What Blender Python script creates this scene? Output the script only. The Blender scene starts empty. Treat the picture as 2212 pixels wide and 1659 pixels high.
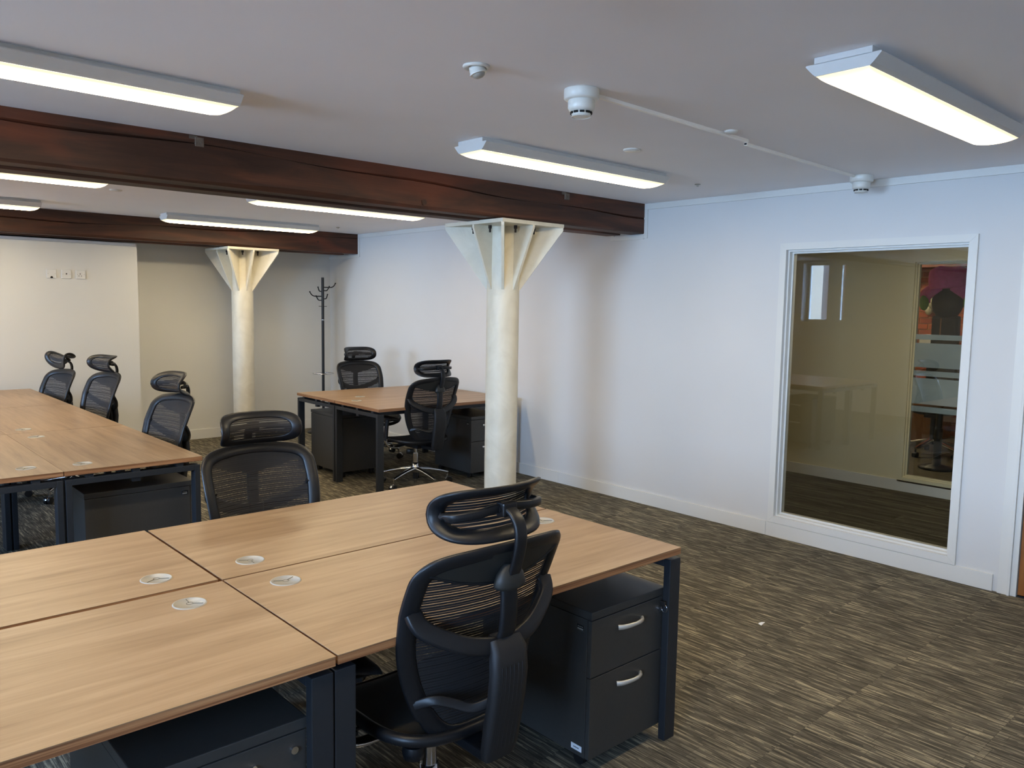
import bpy, bmesh, math, random
from mathutils import Vector, Matrix
random.seed(7)
SC = bpy.context.scene
COL = SC.collection
V = Vector
PI = math.pi

# ------------------------------------------------------------------ camera, world, light, exposure
CAM_H = 1.59
cd = bpy.data.cameras.new('camera')
cam = bpy.data.objects.new('camera', cd)
COL.objects.link(cam)
cd.sensor_fit = 'HORIZONTAL'; cd.sensor_width = 36.0
cd.lens = 36.0 * 1729.07 / 2212.0
cd.clip_start = 0.02
_y, _p, _r = 0.7352217, -0.0980760, 0.0166731
_f = V((math.sin(_y)*math.cos(_p), math.cos(_y)*math.cos(_p), math.sin(_p)))
_rt = V((math.cos(_y), -math.sin(_y), 0)); _up = _rt.cross(_f)
_c, _s = math.cos(_r), math.sin(_r)
_R = _c*_rt + _s*_up; _U = -_s*_rt + _c*_up
cam.matrix_world = Matrix(((_R.x, _U.x, -_f.x, 0), (_R.y, _U.y, -_f.y, 0), (_R.z, _U.z, -_f.z, CAM_H), (0, 0, 0, 1)))
SC.camera = cam

W = bpy.data.worlds.new('sky'); SC.world = W; W.use_nodes = True
wn = W.node_tree.nodes; wl = W.node_tree.links
bg = wn['Background']
tcw = wn.new('ShaderNodeTexCoord'); spw = wn.new('ShaderNodeSeparateXYZ'); wl.new(tcw.outputs['Generated'], spw.inputs[0])
rpw = wn.new('ShaderNodeValToRGB'); wl.new(spw.outputs[2], rpw.inputs[0])
rpw.color_ramp.elements[0].position = 0.0; rpw.color_ramp.elements[0].color = (0.46, 0.67, 1.0, 1)
rpw.color_ramp.elements[1].position = 0.7; rpw.color_ramp.elements[1].color = (0.30, 0.53, 1.0, 1)
wl.new(rpw.outputs[0], bg.inputs[0]); bg.inputs[1].default_value = 18.0
sd_ = bpy.data.lights.new('sun', 'SUN'); sd_.energy = 45.0; sd_.angle = 0.01; sd_.color = (1.0, 0.95, 0.86)
sun = bpy.data.objects.new('sun', sd_); COL.objects.link(sun)
sun.rotation_euler = V((0.55, 0.45, 0.75)).to_track_quat('Z', 'Y').to_euler()      # stands behind the building: lights only the street and the houses opposite

LENS_POWER = 22.0
SC.view_settings.view_transform = 'Standard'; SC.view_settings.look = 'None'
SC.view_settings.gamma = 1.0; SC.view_settings.use_curve_mapping = False
SC.view_settings.exposure = 1.18
SC.cycles.use_denoising = True
SC.cycles.max_bounces = 10; SC.cycles.diffuse_bounces = 6; SC.cycles.transparent_max_bounces = 24
SC.cycles.sample_clamp_indirect = 6.0

def portal(name, loc, rot, sx, sy):          # sky portals in the window openings (they only guide sampling)
    ld = bpy.data.lights.new(name, 'AREA'); ld.shape = 'RECTANGLE'; ld.size = sx; ld.size_y = sy
    ld.cycles.is_portal = True
    o = bpy.data.objects.new(name, ld); COL.objects.link(o); o.location = loc; o.rotation_euler = rot
    return o

# room dimensions
CEIL = 2.405; XL = -2.2; YB = -1.6; YF = 9.17
WX, WSL = 5.055, 0.010                      # right wall: x = WX + WSL*y
WROT = -math.atan(WSL)
def wx(y): return WX + WSL*y

# ------------------------------------------------------------------ materials
def srgb(r, g, b):
    return tuple(((c/255)/12.92 if c/255 <= 0.04045 else ((c/255+0.055)/1.055)**2.4) for c in (r, g, b)) + (1.0,)
class NT:
    def __init__(s, name):
        s.m = bpy.data.materials.new(name); s.m.use_nodes = True
        s.n = s.m.node_tree.nodes; s.l = s.m.node_tree.links
        s.b = s.n['Principled BSDF']; s.out = s.n['Material Output']
    def new(s, t, **k):
        nd = s.n.new(t)
        for a, v in k.items(): setattr(nd, a, v)
        return nd
    def link(s, a, b): s.l.new(a, b)
    def coord(s, kind='Object', scale=(1, 1, 1), rot=(0, 0, 0), offs=None):
        tc = s.new('ShaderNodeTexCoord'); mp = s.new('ShaderNodeMapping')
        mp.inputs['Scale'].default_value = scale; mp.inputs['Rotation'].default_value = rot
        s.link(tc.outputs[kind], mp.inputs['Vector'])
        if offs is not None:
            oi = s.new('ShaderNodeObjectInfo'); ml = s.new('ShaderNodeMath', operation='MULTIPLY'); ml.inputs[1].default_value = offs
            s.link(oi.outputs['Random'], ml.inputs[0])
            cx_ = s.new('ShaderNodeCombineXYZ')
            for i in range(3): s.link(ml.outputs[0], cx_.inputs[i])
            s.link(cx_.outputs[0], mp.inputs['Location'])
        return mp.outputs[0]
    def noise(s, vec, scale=5, detail=3, rough=0.5, dist=0.0):
        nd = s.new('ShaderNodeTexNoise'); nd.inputs['Scale'].default_value = scale; nd.inputs['Detail'].default_value = detail
        nd.inputs['Roughness'].default_value = rough; nd.inputs['Distortion'].default_value = dist
        s.link(vec, nd.inputs['Vector']); return nd.outputs['Fac']
    def ramp(s, fac, stops, interp='LINEAR'):
        nd = s.new('ShaderNodeValToRGB'); cr = nd.color_ramp; cr.interpolation = interp
        while len(cr.elements) < len(stops): cr.elements.new(0.5)
        for e, (p, c) in zip(cr.elements, stops): e.position = p; e.color = c
        s.link(fac, nd.inputs[0]); return nd.outputs[0]
    def math(s, op, a, b=None, c=None):
        nd = s.new('ShaderNodeMath', operation=op)
        for i, x in enumerate((a, b, c)):
            if x is None: continue
            if isinstance(x, (int, float)): nd.inputs[i].default_value = x
            else: s.link(x, nd.inputs[i])
        return nd.outputs[0]
    def mix(s, fac, a, b, blend='MIX'):
        nd = s.new('ShaderNodeMix', data_type='RGBA', blend_type=blend)
        for i, x in ((0, fac), (6, a), (7, b)):
            if isinstance(x, (int, float)): nd.inputs[i].default_value = x
            elif isinstance(x, tuple): nd.inputs[i].default_value = x
            else: s.link(x, nd.inputs[i])
        return nd.outputs[2]
    def bump(s, h, strength=0.2, dist=0.01):
        nd = s.new('ShaderNodeBump'); nd.inputs['Strength'].default_value = strength; nd.inputs['Distance'].default_value = dist
        s.link(h, nd.inputs['Height']); s.link(nd.outputs[0], s.b.inputs['Normal'])
    def col(s, x):
        if isinstance(x, tuple): s.b.inputs['Base Color'].default_value = x
        else: s.link(x, s.b.inputs['Base Color'])
    def rough(s, v): s.b.inputs['Roughness'].default_value = v
    def metal(s, v): s.b.inputs['Metallic'].default_value = v

def plain(name, c, rough=0.5, metal=0.0, spec=0.5, var=0.04, scale=30, bump=0.0):
    t = NT(name); vec = t.coord('Object')
    n = t.noise(vec, scale, 2)
    d = tuple(x*(1-var) for x in c[:3]) + (1,); u = tuple(min(1, x*(1+var)) for x in c[:3]) + (1,)
    t.col(t.ramp(n, [(0.3, d), (0.7, u)]))
    t.rough(rough); t.metal(metal); t.b.inputs['Specular IOR Level'].default_value = spec
    if bump: t.bump(n, bump, 0.002)
    return t.m
M = {}
M['ceiling'] = plain('ceiling_paint', srgb(240, 240, 243), 0.9, scale=1.5, var=0.02, spec=0.2)
M['wall'] = plain('wall_paint', srgb(208, 208, 207), 0.75, scale=2, var=0.012, spec=0.3)
M['trim'] = plain('satin_trim_paint', srgb(214, 214, 210), 0.45, scale=3, var=0.01)
M['wall_far'] = plain('far_wall_paint', srgb(210, 210, 206), 0.8, scale=2, var=0.012, spec=0.3)
M['wall_back_room'] = plain('back_room_paint', srgb(214, 206, 176), 0.7, scale=2, var=0.012)
M['slab'] = plain('floor_slab', srgb(46, 43, 38), 0.95)
M['metal_dark'] = plain('charcoal_powder_coat', srgb(32, 36, 41), 0.5, 0.0, 0.5, var=0.05, scale=60)
M['ped'] = plain('black_steel_paint', srgb(58, 57, 55), 0.42, 0.0, 0.5, var=0.05, scale=80)
M['black_plastic'] = plain('black_plastic', srgb(22, 23, 26), 0.4, 0.0, 0.4, var=0.05, scale=120)
M['black_rough'] = plain('black_textured_plastic', srgb(24, 24, 26), 0.6, var=0.08, scale=400, bump=0.05)
M['panel'] = plain('grey_black_panel', srgb(38, 38, 36), 0.5, var=0.04, scale=200)
M['rubber'] = plain('black_rubber', srgb(22, 22, 23), 0.45)
M['chrome'] = plain('polished_aluminium', srgb(205, 205, 208), 0.16, 1.0, var=0.02)
M['handle'] = plain('satin_nickel', srgb(222, 219, 212), 0.38, 0.75, var=0.02)
M['grommet'] = plain('silver_plastic', srgb(160, 157, 148), 0.4, 0.1, var=0.02)
M['grommet_line'] = plain('grommet_slot_line', srgb(84, 80, 72), 0.4, 0.3)
M['white_plastic'] = plain('white_plastic', srgb(216, 215, 208), 0.3, var=0.01)
M['trunking'] = plain('white_trunking', srgb(245, 243, 236), 0.35, var=0.01)
M['fixture'] = plain('white_enamel', srgb(206, 206, 203), 0.45, var=0.01)
M['hole'] = plain('dark_recess', srgb(14, 13, 12), 0.8)
M['paper'] = plain('white_paper', srgb(225, 228, 232), 0.7, var=0.02)
M['ink'] = plain('black_ink', srgb(30, 30, 34), 0.7)
M['bolt'] = plain('black_bolt_iron', srgb(34, 27, 24), 0.7, 0.3)
M['rust'] = plain('rusty_bracket', srgb(120, 108, 96), 0.8, 0.3, var=0.3)
M['plush_pink'] = plain('pink_plush', srgb(222, 104, 178), 0.95, var=0.12, scale=25, bump=0.3)
M['plush_green'] = plain('green_plush', srgb(110, 165, 45), 0.95, var=0.12, scale=25, bump=0.3)
M['plush_grey'] = plain('grey_plush', srgb(150, 146, 128), 0.95, var=0.1, scale=25, bump=0.3)
M['box_wood'] = plain('tan_cabinet', srgb(160, 112, 74), 0.6, var=0.1, scale=8)
M['carpet_back'] = plain('third_room_carpet', srgb(110, 104, 92), 0.95, var=0.1, scale=20)

def wood_top():
    t = NT('walnut_laminate')
    v = t.coord('Object', (1, 1, 1), offs=7.0)
    mp = t.new('ShaderNodeMapping'); mp.inputs['Scale'].default_value = (0.7, 9.0, 9.0); t.link(v, mp.inputs['Vector'])
    g1 = t.noise(mp.outputs[0], 2.2, 6, 0.62, 0.9)
    mp2 = t.new('ShaderNodeMapping'); mp2.inputs['Scale'].default_value = (2.2, 75.0, 75.0); t.link(v, mp2.inputs['Vector'])
    g2 = t.noise(mp2.outputs[0], 2.0, 4, 0.6, 0.3)
    mp3 = t.new('ShaderNodeMapping'); mp3.inputs['Scale'].default_value = (0.35, 4.0, 4.0); t.link(v, mp3.inputs['Vector'])
    g3 = t.noise(mp3.outputs[0], 3.0, 2, 0.5, 0.2)
    f = t.math('ADD', t.math('MULTIPLY', g1, 0.55), t.math('ADD', t.math('MULTIPLY', g2, 0.2), t.math('MULTIPLY', g3, 0.25)))
    c = t.ramp(f, [(0.33, srgb(121, 94, 67)), (0.43, srgb(144, 117, 87)), (0.53, srgb(157, 130, 99)), (0.66, srgb(171, 145, 114))])
    t.col(c); t.rough(0.36); t.b.inputs['Specular IOR Level'].default_value = 0.45
    t.bump(g2, 0.03, 0.001)
    return t.m
def wood_edge():
    t = NT('walnut_edge_banding')
    v = t.coord('Object', (1.2, 1.2, 120.0), offs=5.0)
    g = t.noise(v, 1.6, 3, 0.5, 0.2)
    t.col(t.ramp(g, [(0.35, srgb(116, 76, 48)), (0.5, srgb(150, 104, 68)), (0.65, srgb(172, 128, 88))])); t.rough(0.45)
    return t.m
M['wood'] = wood_top(); M['wood_edge'] = wood_edge()

def beam_mat():
    t = NT('stained_old_timber')
    v = t.coord('Object')
    mp = t.new('ShaderNodeMapping'); mp.inputs['Scale'].default_value = (0.5, 6, 6); t.link(v, mp.inputs['Vector'])
    g = t.noise(mp.outputs[0], 2.0, 6, 0.62, 0.8)
    mp2 = t.new('ShaderNodeMapping'); mp2.inputs['Scale'].default_value = (3, 60, 60); t.link(v, mp2.inputs['Vector'])
    g2 = t.noise(mp2.outputs[0], 1.6, 4, 0.6)
    g3 = t.noise(v, 1.3, 2, 0.5)
    c = t.ramp(g, [(0.30, srgb(48, 31, 24)), (0.47, srgb(70, 45, 33)), (0.60, srgb(92, 56, 40)), (0.76, srgb(120, 74, 52))])
    g4 = t.noise(t.coord('Object', (0.8, 2.0, 2.0)), 1.1, 3, 0.6, 0.4)
    c = t.mix(t.math('MULTIPLY', g3, 0.45), c, srgb(70, 50, 40))
    mrr = t.new('ShaderNodeMapRange'); t.link(g4, mrr.inputs[0])
    for i_, v_ in ((1, 0.52), (2, 0.66), (3, 0.0), (4, 0.6)): mrr.inputs[i_].default_value = v_
    c = t.mix(mrr.outputs[0], c, srgb(128, 66, 42))
    c = t.mix(t.math('MULTIPLY', g2, 0.25), c, srgb(40, 25, 20))
    t.col(c); t.rough(0.55); t.b.inputs['Specular IOR Level'].default_value = 0.3
    t.bump(t.math('ADD', g2, g), 0.25, 0.004)
    return t.m
M['beam'] = beam_mat()

def carpet_mat(name, cols, pitch=300.0, run=9.0, seams=True):
    t = NT(name)
    v = t.coord('Object', (1, 1, 1), offs=3.0)
    mp = t.new('ShaderNodeMapping'); mp.inputs['Scale'].default_value = (pitch, run, 1); t.link(v, mp.inputs['Vector'])
    g = t.noise(mp.outputs[0], 1.0, 2, 0.6, 0.0)
    mp2 = t.new('ShaderNodeMapping'); mp2.inputs['Scale'].default_value = (pitch*0.22, run*0.8, 1); t.link(v, mp2.inputs['Vector'])
    g2 = t.noise(mp2.outputs[0], 1.0, 2, 0.5)
    g3 = t.noise(v, 900, 1, 0.5)
    sw = t.new('ShaderNodeMapping'); sw.inputs['Rotation'].default_value = (0, 0, PI/2); t.link(v, sw.inputs['Vector'])
    bk = t.new('ShaderNodeTexBrick'); t.link(sw.outputs[0], bk.inputs['Vector']); bk.offset = 0.37; bk.offset_frequency = 2; bk.squash = 0.7; bk.squash_frequency = 3
    for k_, v_ in (('Scale', 1.0), ('Brick Width', 0.31), ('Row Height', 0.125), ('Mortar Size', 0.0011), ('Mortar Smooth', 0.1), ('Bias', 0.0)): bk.inputs[k_].default_value = v_
    bk.inputs['Color1'].default_value = (0.3, 0.3, 0.3, 1); bk.inputs['Color2'].default_value = (0.7, 0.7, 0.7, 1); bk.inputs['Mortar'].default_value = (0.5, 0.5, 0.5, 1)
    cell = t.math('MULTIPLY', t.math('SUBTRACT', bk.outputs['Color'], 0.5), 0.16 if seams else 0.05)
    spx = t.new('ShaderNodeSeparateXYZ'); t.link(v, spx.inputs[0])
    row = t.math('FLOOR', t.math('MULTIPLY', spx.outputs[0], pitch*0.80))
    w1 = t.new('ShaderNodeTexWhiteNoise', noise_dimensions='1D'); t.link(row, w1.inputs['W'])
    seg = t.math('FLOOR', t.math('ADD', t.math('MULTIPLY', spx.outputs[1], run), t.math('MULTIPLY', w1.outputs['Value'], 17.0)))
    cmb = t.new('ShaderNodeCombineXYZ'); t.link(row, cmb.inputs[0]); t.link(seg, cmb.inputs[1])
    w2 = t.new('ShaderNodeTexWhiteNoise', noise_dimensions='2D'); t.link(cmb.outputs[0], w2.inputs['Vector'])
    f = t.math('ADD', t.math('ADD', t.math('MULTIPLY', t.math('SUBTRACT', w2.outputs['Value'], 0.5), 0.22), t.math('ADD', t.math('MULTIPLY', g, 0.45), t.math('MULTIPLY', g2, 0.55))), cell)
    c = t.ramp(f, [(0.34, cols[0]), (0.47, cols[1]), (0.57, cols[2]), (0.70, cols[3])])
    if seams: c = t.mix(t.math('MULTIPLY', bk.outputs['Fac'], 0.6), c, cols[0])
    c = t.mix(t.math('MULTIPLY', g3, 0.35), c, cols[0])
    t.col(c); t.rough(0.95); t.b.inputs['Specular IOR Level'].default_value = 0.1
    t.bump(t.math('ADD', f, t.math('MULTIPLY', g3, 0.5)), 0.6, 0.003)
    return t.m
M['carpet'] = carpet_mat('striped_carpet', [srgb(68, 65, 58), srgb(92, 88, 78), srgb(118, 112, 98), srgb(188, 177, 150)])
M['carpet2'] = carpet_mat('plank_carpet', [srgb(44, 42, 38), srgb(62, 60, 54), srgb(78, 76, 68), srgb(104, 102, 90)], 60.0, 2.2, False)

def column_mat():
    t = NT('thick_cream_paint')
    v = t.coord('Object')
    n = t.noise(v, 28, 4, 0.6); n2 = t.noise(v, 5, 3, 0.6, 1.0)
    t.col(t.ramp(n2, [(0.3, srgb(206, 200, 182)), (0.7, srgb(220, 215, 198))])); t.rough(0.5)
    t.bump(t.math('ADD', n, t.math('MULTIPLY', n2, 1.5)), 0.35, 0.006)
    return t.m
M['column'] = column_mat()

def fabric_mat(name, pitch, lo, hi):
    """woven seat mesh: dark threads in rows with real gaps between the rows"""
    t = NT(name)
    tc = t.new('ShaderNodeTexCoord'); sp = t.new('ShaderNodeSeparateXYZ'); t.link(tc.outputs['Object'], sp.inputs[0])
    mp = t.new('ShaderNodeMapping'); mp.inputs['Scale'].default_value = (4, 4, 1.0); t.link(tc.outputs['Object'], mp.inputs['Vector'])
    wob = t.noise(mp.outputs[0], 3, 1)
    z = t.math('ADD', t.math('MULTIPLY', sp.outputs[2], pitch), t.math('MULTIPLY', wob, 0.25))
    fr = t.math('FRACT', z)
    dens = t.math('FRACT', t.math('MULTIPLY', t.math('FLOOR', z), 0.377))
    gapw = t.math('MULTIPLY_ADD', dens, hi - lo, lo)
    gap = t.math('LESS_THAN', fr, gapw)
    xs = t.math('FRACT', t.math('MULTIPLY', sp.outputs[0], 330.0))
    gap = t.math('MULTIPLY', gap, t.math('GREATER_THAN', xs, 0.35))
    tr = t.new('ShaderNodeBsdfTransparent'); ms = t.new('ShaderNodeMixShader')
    t.col(srgb(30, 29, 31)); t.rough(0.7)
    t.link(gap, ms.inputs[0]); t.link(t.b.outputs[0], ms.inputs[1]); t.link(tr.outputs[0], ms.inputs[2])
    t.link(ms.outputs[0], t.out.inputs[0])
    return t.m
M['mesh'] = fabric_mat('black_mesh_fabric', 125.0, 0.04, 0.37)
M['seat_fabric'] = plain('black_seat_fabric', srgb(30, 28, 24), 0.8, var=0.15, scale=500, bump=0.1)

def glass_mat(name, tint=(0.93, 0.95, 0.93, 1), ior=1.5):
    t = NT(name)
    tr = t.new('ShaderNodeBsdfTransparent'); tr.inputs[0].default_value = tint
    gl = t.new('ShaderNodeBsdfGlossy'); gl.inputs['Roughness'].default_value = 0.0
    fr = t.new('ShaderNodeFresnel'); fr.inputs['IOR'].default_value = ior
    ms = t.new('ShaderNodeMixShader')
    t.link(fr.outputs[0], ms.inputs[0]); t.link(tr.outputs[0], ms.inputs[1]); t.link(gl.outputs[0], ms.inputs[2])
    t.link(ms.outputs[0], t.out.inputs[0]); t.n.remove(t.b)
    return t.m
M['glass'] = glass_mat('clear_glass', (0.86, 0.87, 0.84, 1), 1.7)
M['glass_out'] = glass_mat('window_glass', (0.95, 0.97, 0.97, 1), 1.45)
def frost_mat():
    t = NT('frosted_film')
    tr = t.new('ShaderNodeBsdfTransparent'); tr.inputs[0].default_value = (0.8, 0.85, 0.87, 1)
    ms = t.new('ShaderNodeMixShader'); n = t.noise(t.coord('Object'), 3, 2)
    t.col(t.ramp(n, [(0.3, srgb(150, 165, 170)), (0.7, srgb(172, 186, 190))])); t.rough(0.6)
    ms.inputs[0].default_value = 0.78
    t.link(tr.outputs[0], ms.inputs[1]); t.link(t.b.outputs[0], ms.inputs[2]); t.link(ms.outputs[0], t.out.inputs[0])
    return t.m
M['frost'] = frost_mat()
def door_mat():
    t = NT('oak_veneer')
    v = t.coord('Object', (8, 8, 0.8)); g = t.noise(v, 3, 5, 0.6, 0.6)
    t.col(t.ramp(g, [(0.3, srgb(120, 72, 28)), (0.6, srgb(142, 90, 40)), (0.8, srgb(156, 104, 50))])); t.rough(0.4)
    return t.m
M['door'] = door_mat()
def lens_mat():
    t = NT('lit_light_diffuser')
    v = t.coord('Object')
    sp = t.new('ShaderNodeSeparateXYZ'); t.link(v, sp.inputs[0])
    ax = t.math('ABSOLUTE', t.math('SUBTRACT', sp.outputs[0], 0.735))      # tubes stop short of the ends and sit along the middle: ends and edges glow less
    mr = t.new('ShaderNodeMapRange'); mr.interpolation_type = 'SMOOTHSTEP'; t.link(ax, mr.inputs[0])
    for i_, v_ in ((1, 0.52), (2, 0.735), (3, 1.0), (4, 0.030)): mr.inputs[i_].default_value = v_
    f = mr.outputs[0]
    ay = t.math('ABSOLUTE', sp.outputs[1])
    mr2 = t.new('ShaderNodeMapRange'); mr2.interpolation_type = 'SMOOTHSTEP'; t.link(ay, mr2.inputs[0])
    for i_, v_ in ((1, 0.010), (2, 0.087), (3, 1.0), (4, 0.028)): mr2.inputs[i_].default_value = v_
    g = mr2.outputs[0]
    em = t.new('ShaderNodeEmission'); em.inputs[0].default_value = (1.0, 0.80, 0.50, 1)
    t.link(t.math('MULTIPLY', t.math('MINIMUM', f, g), LENS_POWER), em.inputs[1])
    t.link(em.outputs[0], t.out.inputs[0]); t.n.remove(t.b)
    return t.m
M['lens'] = lens_mat()
def brick_mat(name, a, b):
    t = NT(name); v = t.coord('Object', offs=20.0); n = t.noise(v, 9, 3)
    oi = t.new('ShaderNodeObjectInfo')
    c = t.mix(oi.outputs['Random'], a, b); c = t.mix(t.math('MULTIPLY', n, 0.5), c, srgb(70, 36, 28))
    t.col(c); t.rough(0.9); t.bump(n, 0.4, 0.004); return t.m
M['brick'] = brick_mat('red_brick', srgb(150, 70, 46), srgb(178, 96, 62))
M['mortar'] = plain('sand_mortar', srgb(176, 140, 104), 0.95, var=0.1)
M['ext_brick'] = plain('orange_brick_facade', srgb(120, 48, 24), 0.9, var=0.1, scale=4)
M['ext_pale'] = plain('pale_render_facade', srgb(112, 112, 110), 0.9, var=0.05, scale=1)
M['ext_glass'] = plain('far_window_glass', srgb(60, 72, 84), 0.2)

# ------------------------------------------------------------------ mesh helpers
class MB:
    def __init__(s): s.v = []; s.f = []; s.sm = []; s.mi = []; s.mats = []; s.cur = 0
    def mat(s, m):
        if m not in s.mats: s.mats.append(m)
        s.cur = s.mats.index(m); return s
    def add(s, vs, fs, smooth=False):
        k = len(s.v); s.v += [V(p) for p in vs]
        for f in fs: s.f.append([k+i for i in f]); s.sm.append(smooth); s.mi.append(s.cur)
        return s
    def box(s, x0, x1, y0, y1, z0, z1, b=0.0, xf=None):
        if b <= 0:
            vs = [V((x, y, z)) for x in (x0, x1) for y in (y0, y1) for z in (z0, z1)]
            fs = [(0, 1, 3, 2), (4, 6, 7, 5), (0, 4, 5, 1), (2, 3, 7, 6), (0, 2, 6, 4), (1, 5, 7, 3)]
        else:
            bm = bmesh.new(); bmesh.ops.create_cube(bm, size=1)
            for w in bm.verts:
                w.co = V((x0 if w.co.x < 0 else x1, y0 if w.co.y < 0 else y1, z0 if w.co.z < 0 else z1))
            bmesh.ops.bevel(bm, geom=list(bm.edges), offset=b, segments=2, affect='EDGES', profile=0.6)
            bm.verts.index_update()
            vs = [w.co.copy() for w in bm.verts]; fs = [[w.index for w in f.verts] for f in bm.faces]; bm.free()
        if xf: vs = [xf @ p for p in vs]
        return s.add(vs, fs)
    def cyl(s, p0, p1, r0, r1=None, n=16, cap=True):
        r1 = r0 if r1 is None else r1
        p0, p1 = V(p0), V(p1); t = (p1-p0).normalized()
        a = t.orthogonal().normalized(); b = t.cross(a)
        vs = []
        for p, r in ((p0, r0), (p1, r1)):
            for i in range(n):
                th = 2*PI*i/n; vs.append(p + a*math.cos(th)*r + b*math.sin(th)*r)
        fs = [(i, (i+1) % n, n+(i+1) % n, n+i) for i in range(n)]
        s.add(vs, fs, True)
        if cap: s.add(vs[:n], [tuple(reversed(range(n)))]); s.add(vs[n:], [tuple(range(n))])
        return s
    def lathe(s, prof, n=28, c=(0, 0, 0), close=True):
        vs = []; m = len(prof)
        for r, z in prof:
            for i in range(n):
                th = 2*PI*i/n; vs.append(V(c)+V((r*math.cos(th), r*math.sin(th), z)))
        fs = []
        for j in range(m-1):
            for i in range(n):
                fs.append((j*n+i, j*n+(i+1) % n, (j+1)*n+(i+1) % n, (j+1)*n+i))
        s.add(vs, fs, True)
        if close:
            for j, fl in ((0, True), (m-1, False)):
                if prof[j][0] > 1e-5: s.add([vs[j*n+i] for i in range(n)], [tuple(reversed(range(n))) if fl else tuple(range(n))])
        return s
    def prism(s, poly, z0, z1, xf=None):
        n = len(poly); vs = [V((x, y, z0)) for x, y in poly]+[V((x, y, z1)) for x, y in poly]
        if xf: vs = [xf @ p for p in vs]
        fs = [tuple(reversed(range(n))), tuple(range(n, 2*n))]+[(i, (i+1) % n, n+(i+1) % n, n+i) for i in range(n)]
        return s.add(vs, fs)
    def sweep(s, path, a, b, out=(0, -1, 0), closed=False, n=10, square=False, scale=None):
        """tube of half width a (sideways) and half depth b (along 'out') along path"""
        path = [V(p) for p in path]; m = len(path); vs = []
        if square:
            k = 0.28
            sec = [(1, -1+k), (1, 1-k), (1-k, 1), (-1+k, 1), (-1, 1-k), (-1, -1+k), (-1+k, -1), (1-k, -1)]
        else: sec = [(math.cos(2*PI*i/n), math.sin(2*PI*i/n)) for i in range(n)]
        n = len(sec)
        for i, p in enumerate(path):
            q0 = path[(i-1) % m] if (closed or i > 0) else p
            q1 = path[(i+1) % m] if (closed or i < m-1) else p
            t = (q1-q0).normalized()
            o = out(p) if callable(out) else V(out)
            o = (o-t*o.dot(t)).normalized(); sd = t.cross(o)
            k = scale[i] if scale else 1.0
            for x, y in sec: vs.append(p+sd*(a*x*k)+o*(b*y*k))
        fs = []
        for j in range(m if closed else m-1):
            j2 = (j+1) % m
            for i in range(n): fs.append((j*n+i, j*n+(i+1) % n, j2*n+(i+1) % n, j2*n+i))
        s.add(vs, fs, True)
        if not closed:
            s.add(vs[:n], [tuple(reversed(range(n)))]); s.add(vs[-n:], [tuple(range(n))])
        return s
    def grid(s, rows, smooth=True, closed=False):
        n = len(rows[0]); vs = [p for r in rows for p in r]; fs = []
        for j in range(len(rows)-1):
            for i in range(n if closed else n-1):
                fs.append((j*n+i, j*n+(i+1) % n, (j+1)*n+(i+1) % n, (j+1)*n+i))
        return s.add(vs, fs, smooth)
    def ball(s, c, rx, ry, rz, n=16, m=10, fn=None):
        rows = []
        for j in range(m+1):
            ph = PI*j/m-PI/2
            rows.append([V(c)+V((rx*math.cos(ph)*math.cos(2*PI*i/n), ry*math.cos(ph)*math.sin(2*PI*i/n), rz*math.sin(ph))) for i in range(n)])
        return s.grid(rows, True, True)
    def mesh(s, name, m=None):
        me = bpy.data.meshes.new(name); me.from_pydata([tuple(p) for p in s.v], [], s.f)
        me.polygons.foreach_set('use_smooth', s.sm)
        if s.mats:
            for q in s.mats: me.materials.append(q)
            me.polygons.foreach_set('material_index', s.mi)
        elif m: me.materials.append(m)
        me.update()
        bm = bmesh.new(); bm.from_mesh(me); bmesh.ops.recalc_face_normals(bm, faces=list(bm.faces)); bm.to_mesh(me); bm.free()
        return me
    def obj(s, name, m=None, parent=None, loc=None, rz=None):
        o = bpy.data.objects.new(name, s.mesh(name, m)); COL.objects.link(o)
        if parent is not None: o.parent = parent
        if loc is not None: o.location = loc
        if rz is not None: o.rotation_euler = (0, 0, rz)
        return o
def tag(o, label=None, cat=None, group=None, kind=None):
    if label: o['label'] = label
    if cat: o['category'] = cat
    if group: o['group'] = group
    if kind: o['kind'] = kind
    return o
def thing(name, label, cat, loc=(0, 0, 0), rz=0.0, group=None):
    o = bpy.data.objects.new(name, None); COL.objects.link(o); o.location = loc; o.rotation_euler = (0, 0, rz)
    o.empty_display_size = 0.1
    return tag(o, label, cat, group)
def copy_tree(o, parent=None):
    c = o.copy(); COL.objects.link(c)
    if parent is not None: c.parent = parent
    for ch in o.children: copy_tree(ch, c)
    return c
def place(proto, first, loc, rz, label, group=None):
    o = proto if first else copy_tree(proto)
    o.location = loc; o.rotation_euler = (0, 0, rz); o['label'] = label
    if group: o['group'] = group
    return o
def catmull(pts, k=6, closed=False):
    pts = [V(p) for p in pts]; n = len(pts); out = []
    for i in range(n if closed else n-1):
        p0 = pts[(i-1) % n] if (closed or i > 0) else pts[i]
        p1 = pts[i]; p2 = pts[(i+1) % n]
        p3 = pts[(i+2) % n] if (closed or i < n-2) else p2
        for j in range(k):
            t = j/k
            out.append(0.5*((2*p1)+(p2-p0)*t+(2*p0-5*p1+4*p2-p3)*t*t+(3*p1-p0-3*p2+p3)*t**3))
    if not closed: out.append(pts[-1])
    return out
def struct(o): o['kind'] = 'structure'; return o

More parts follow.
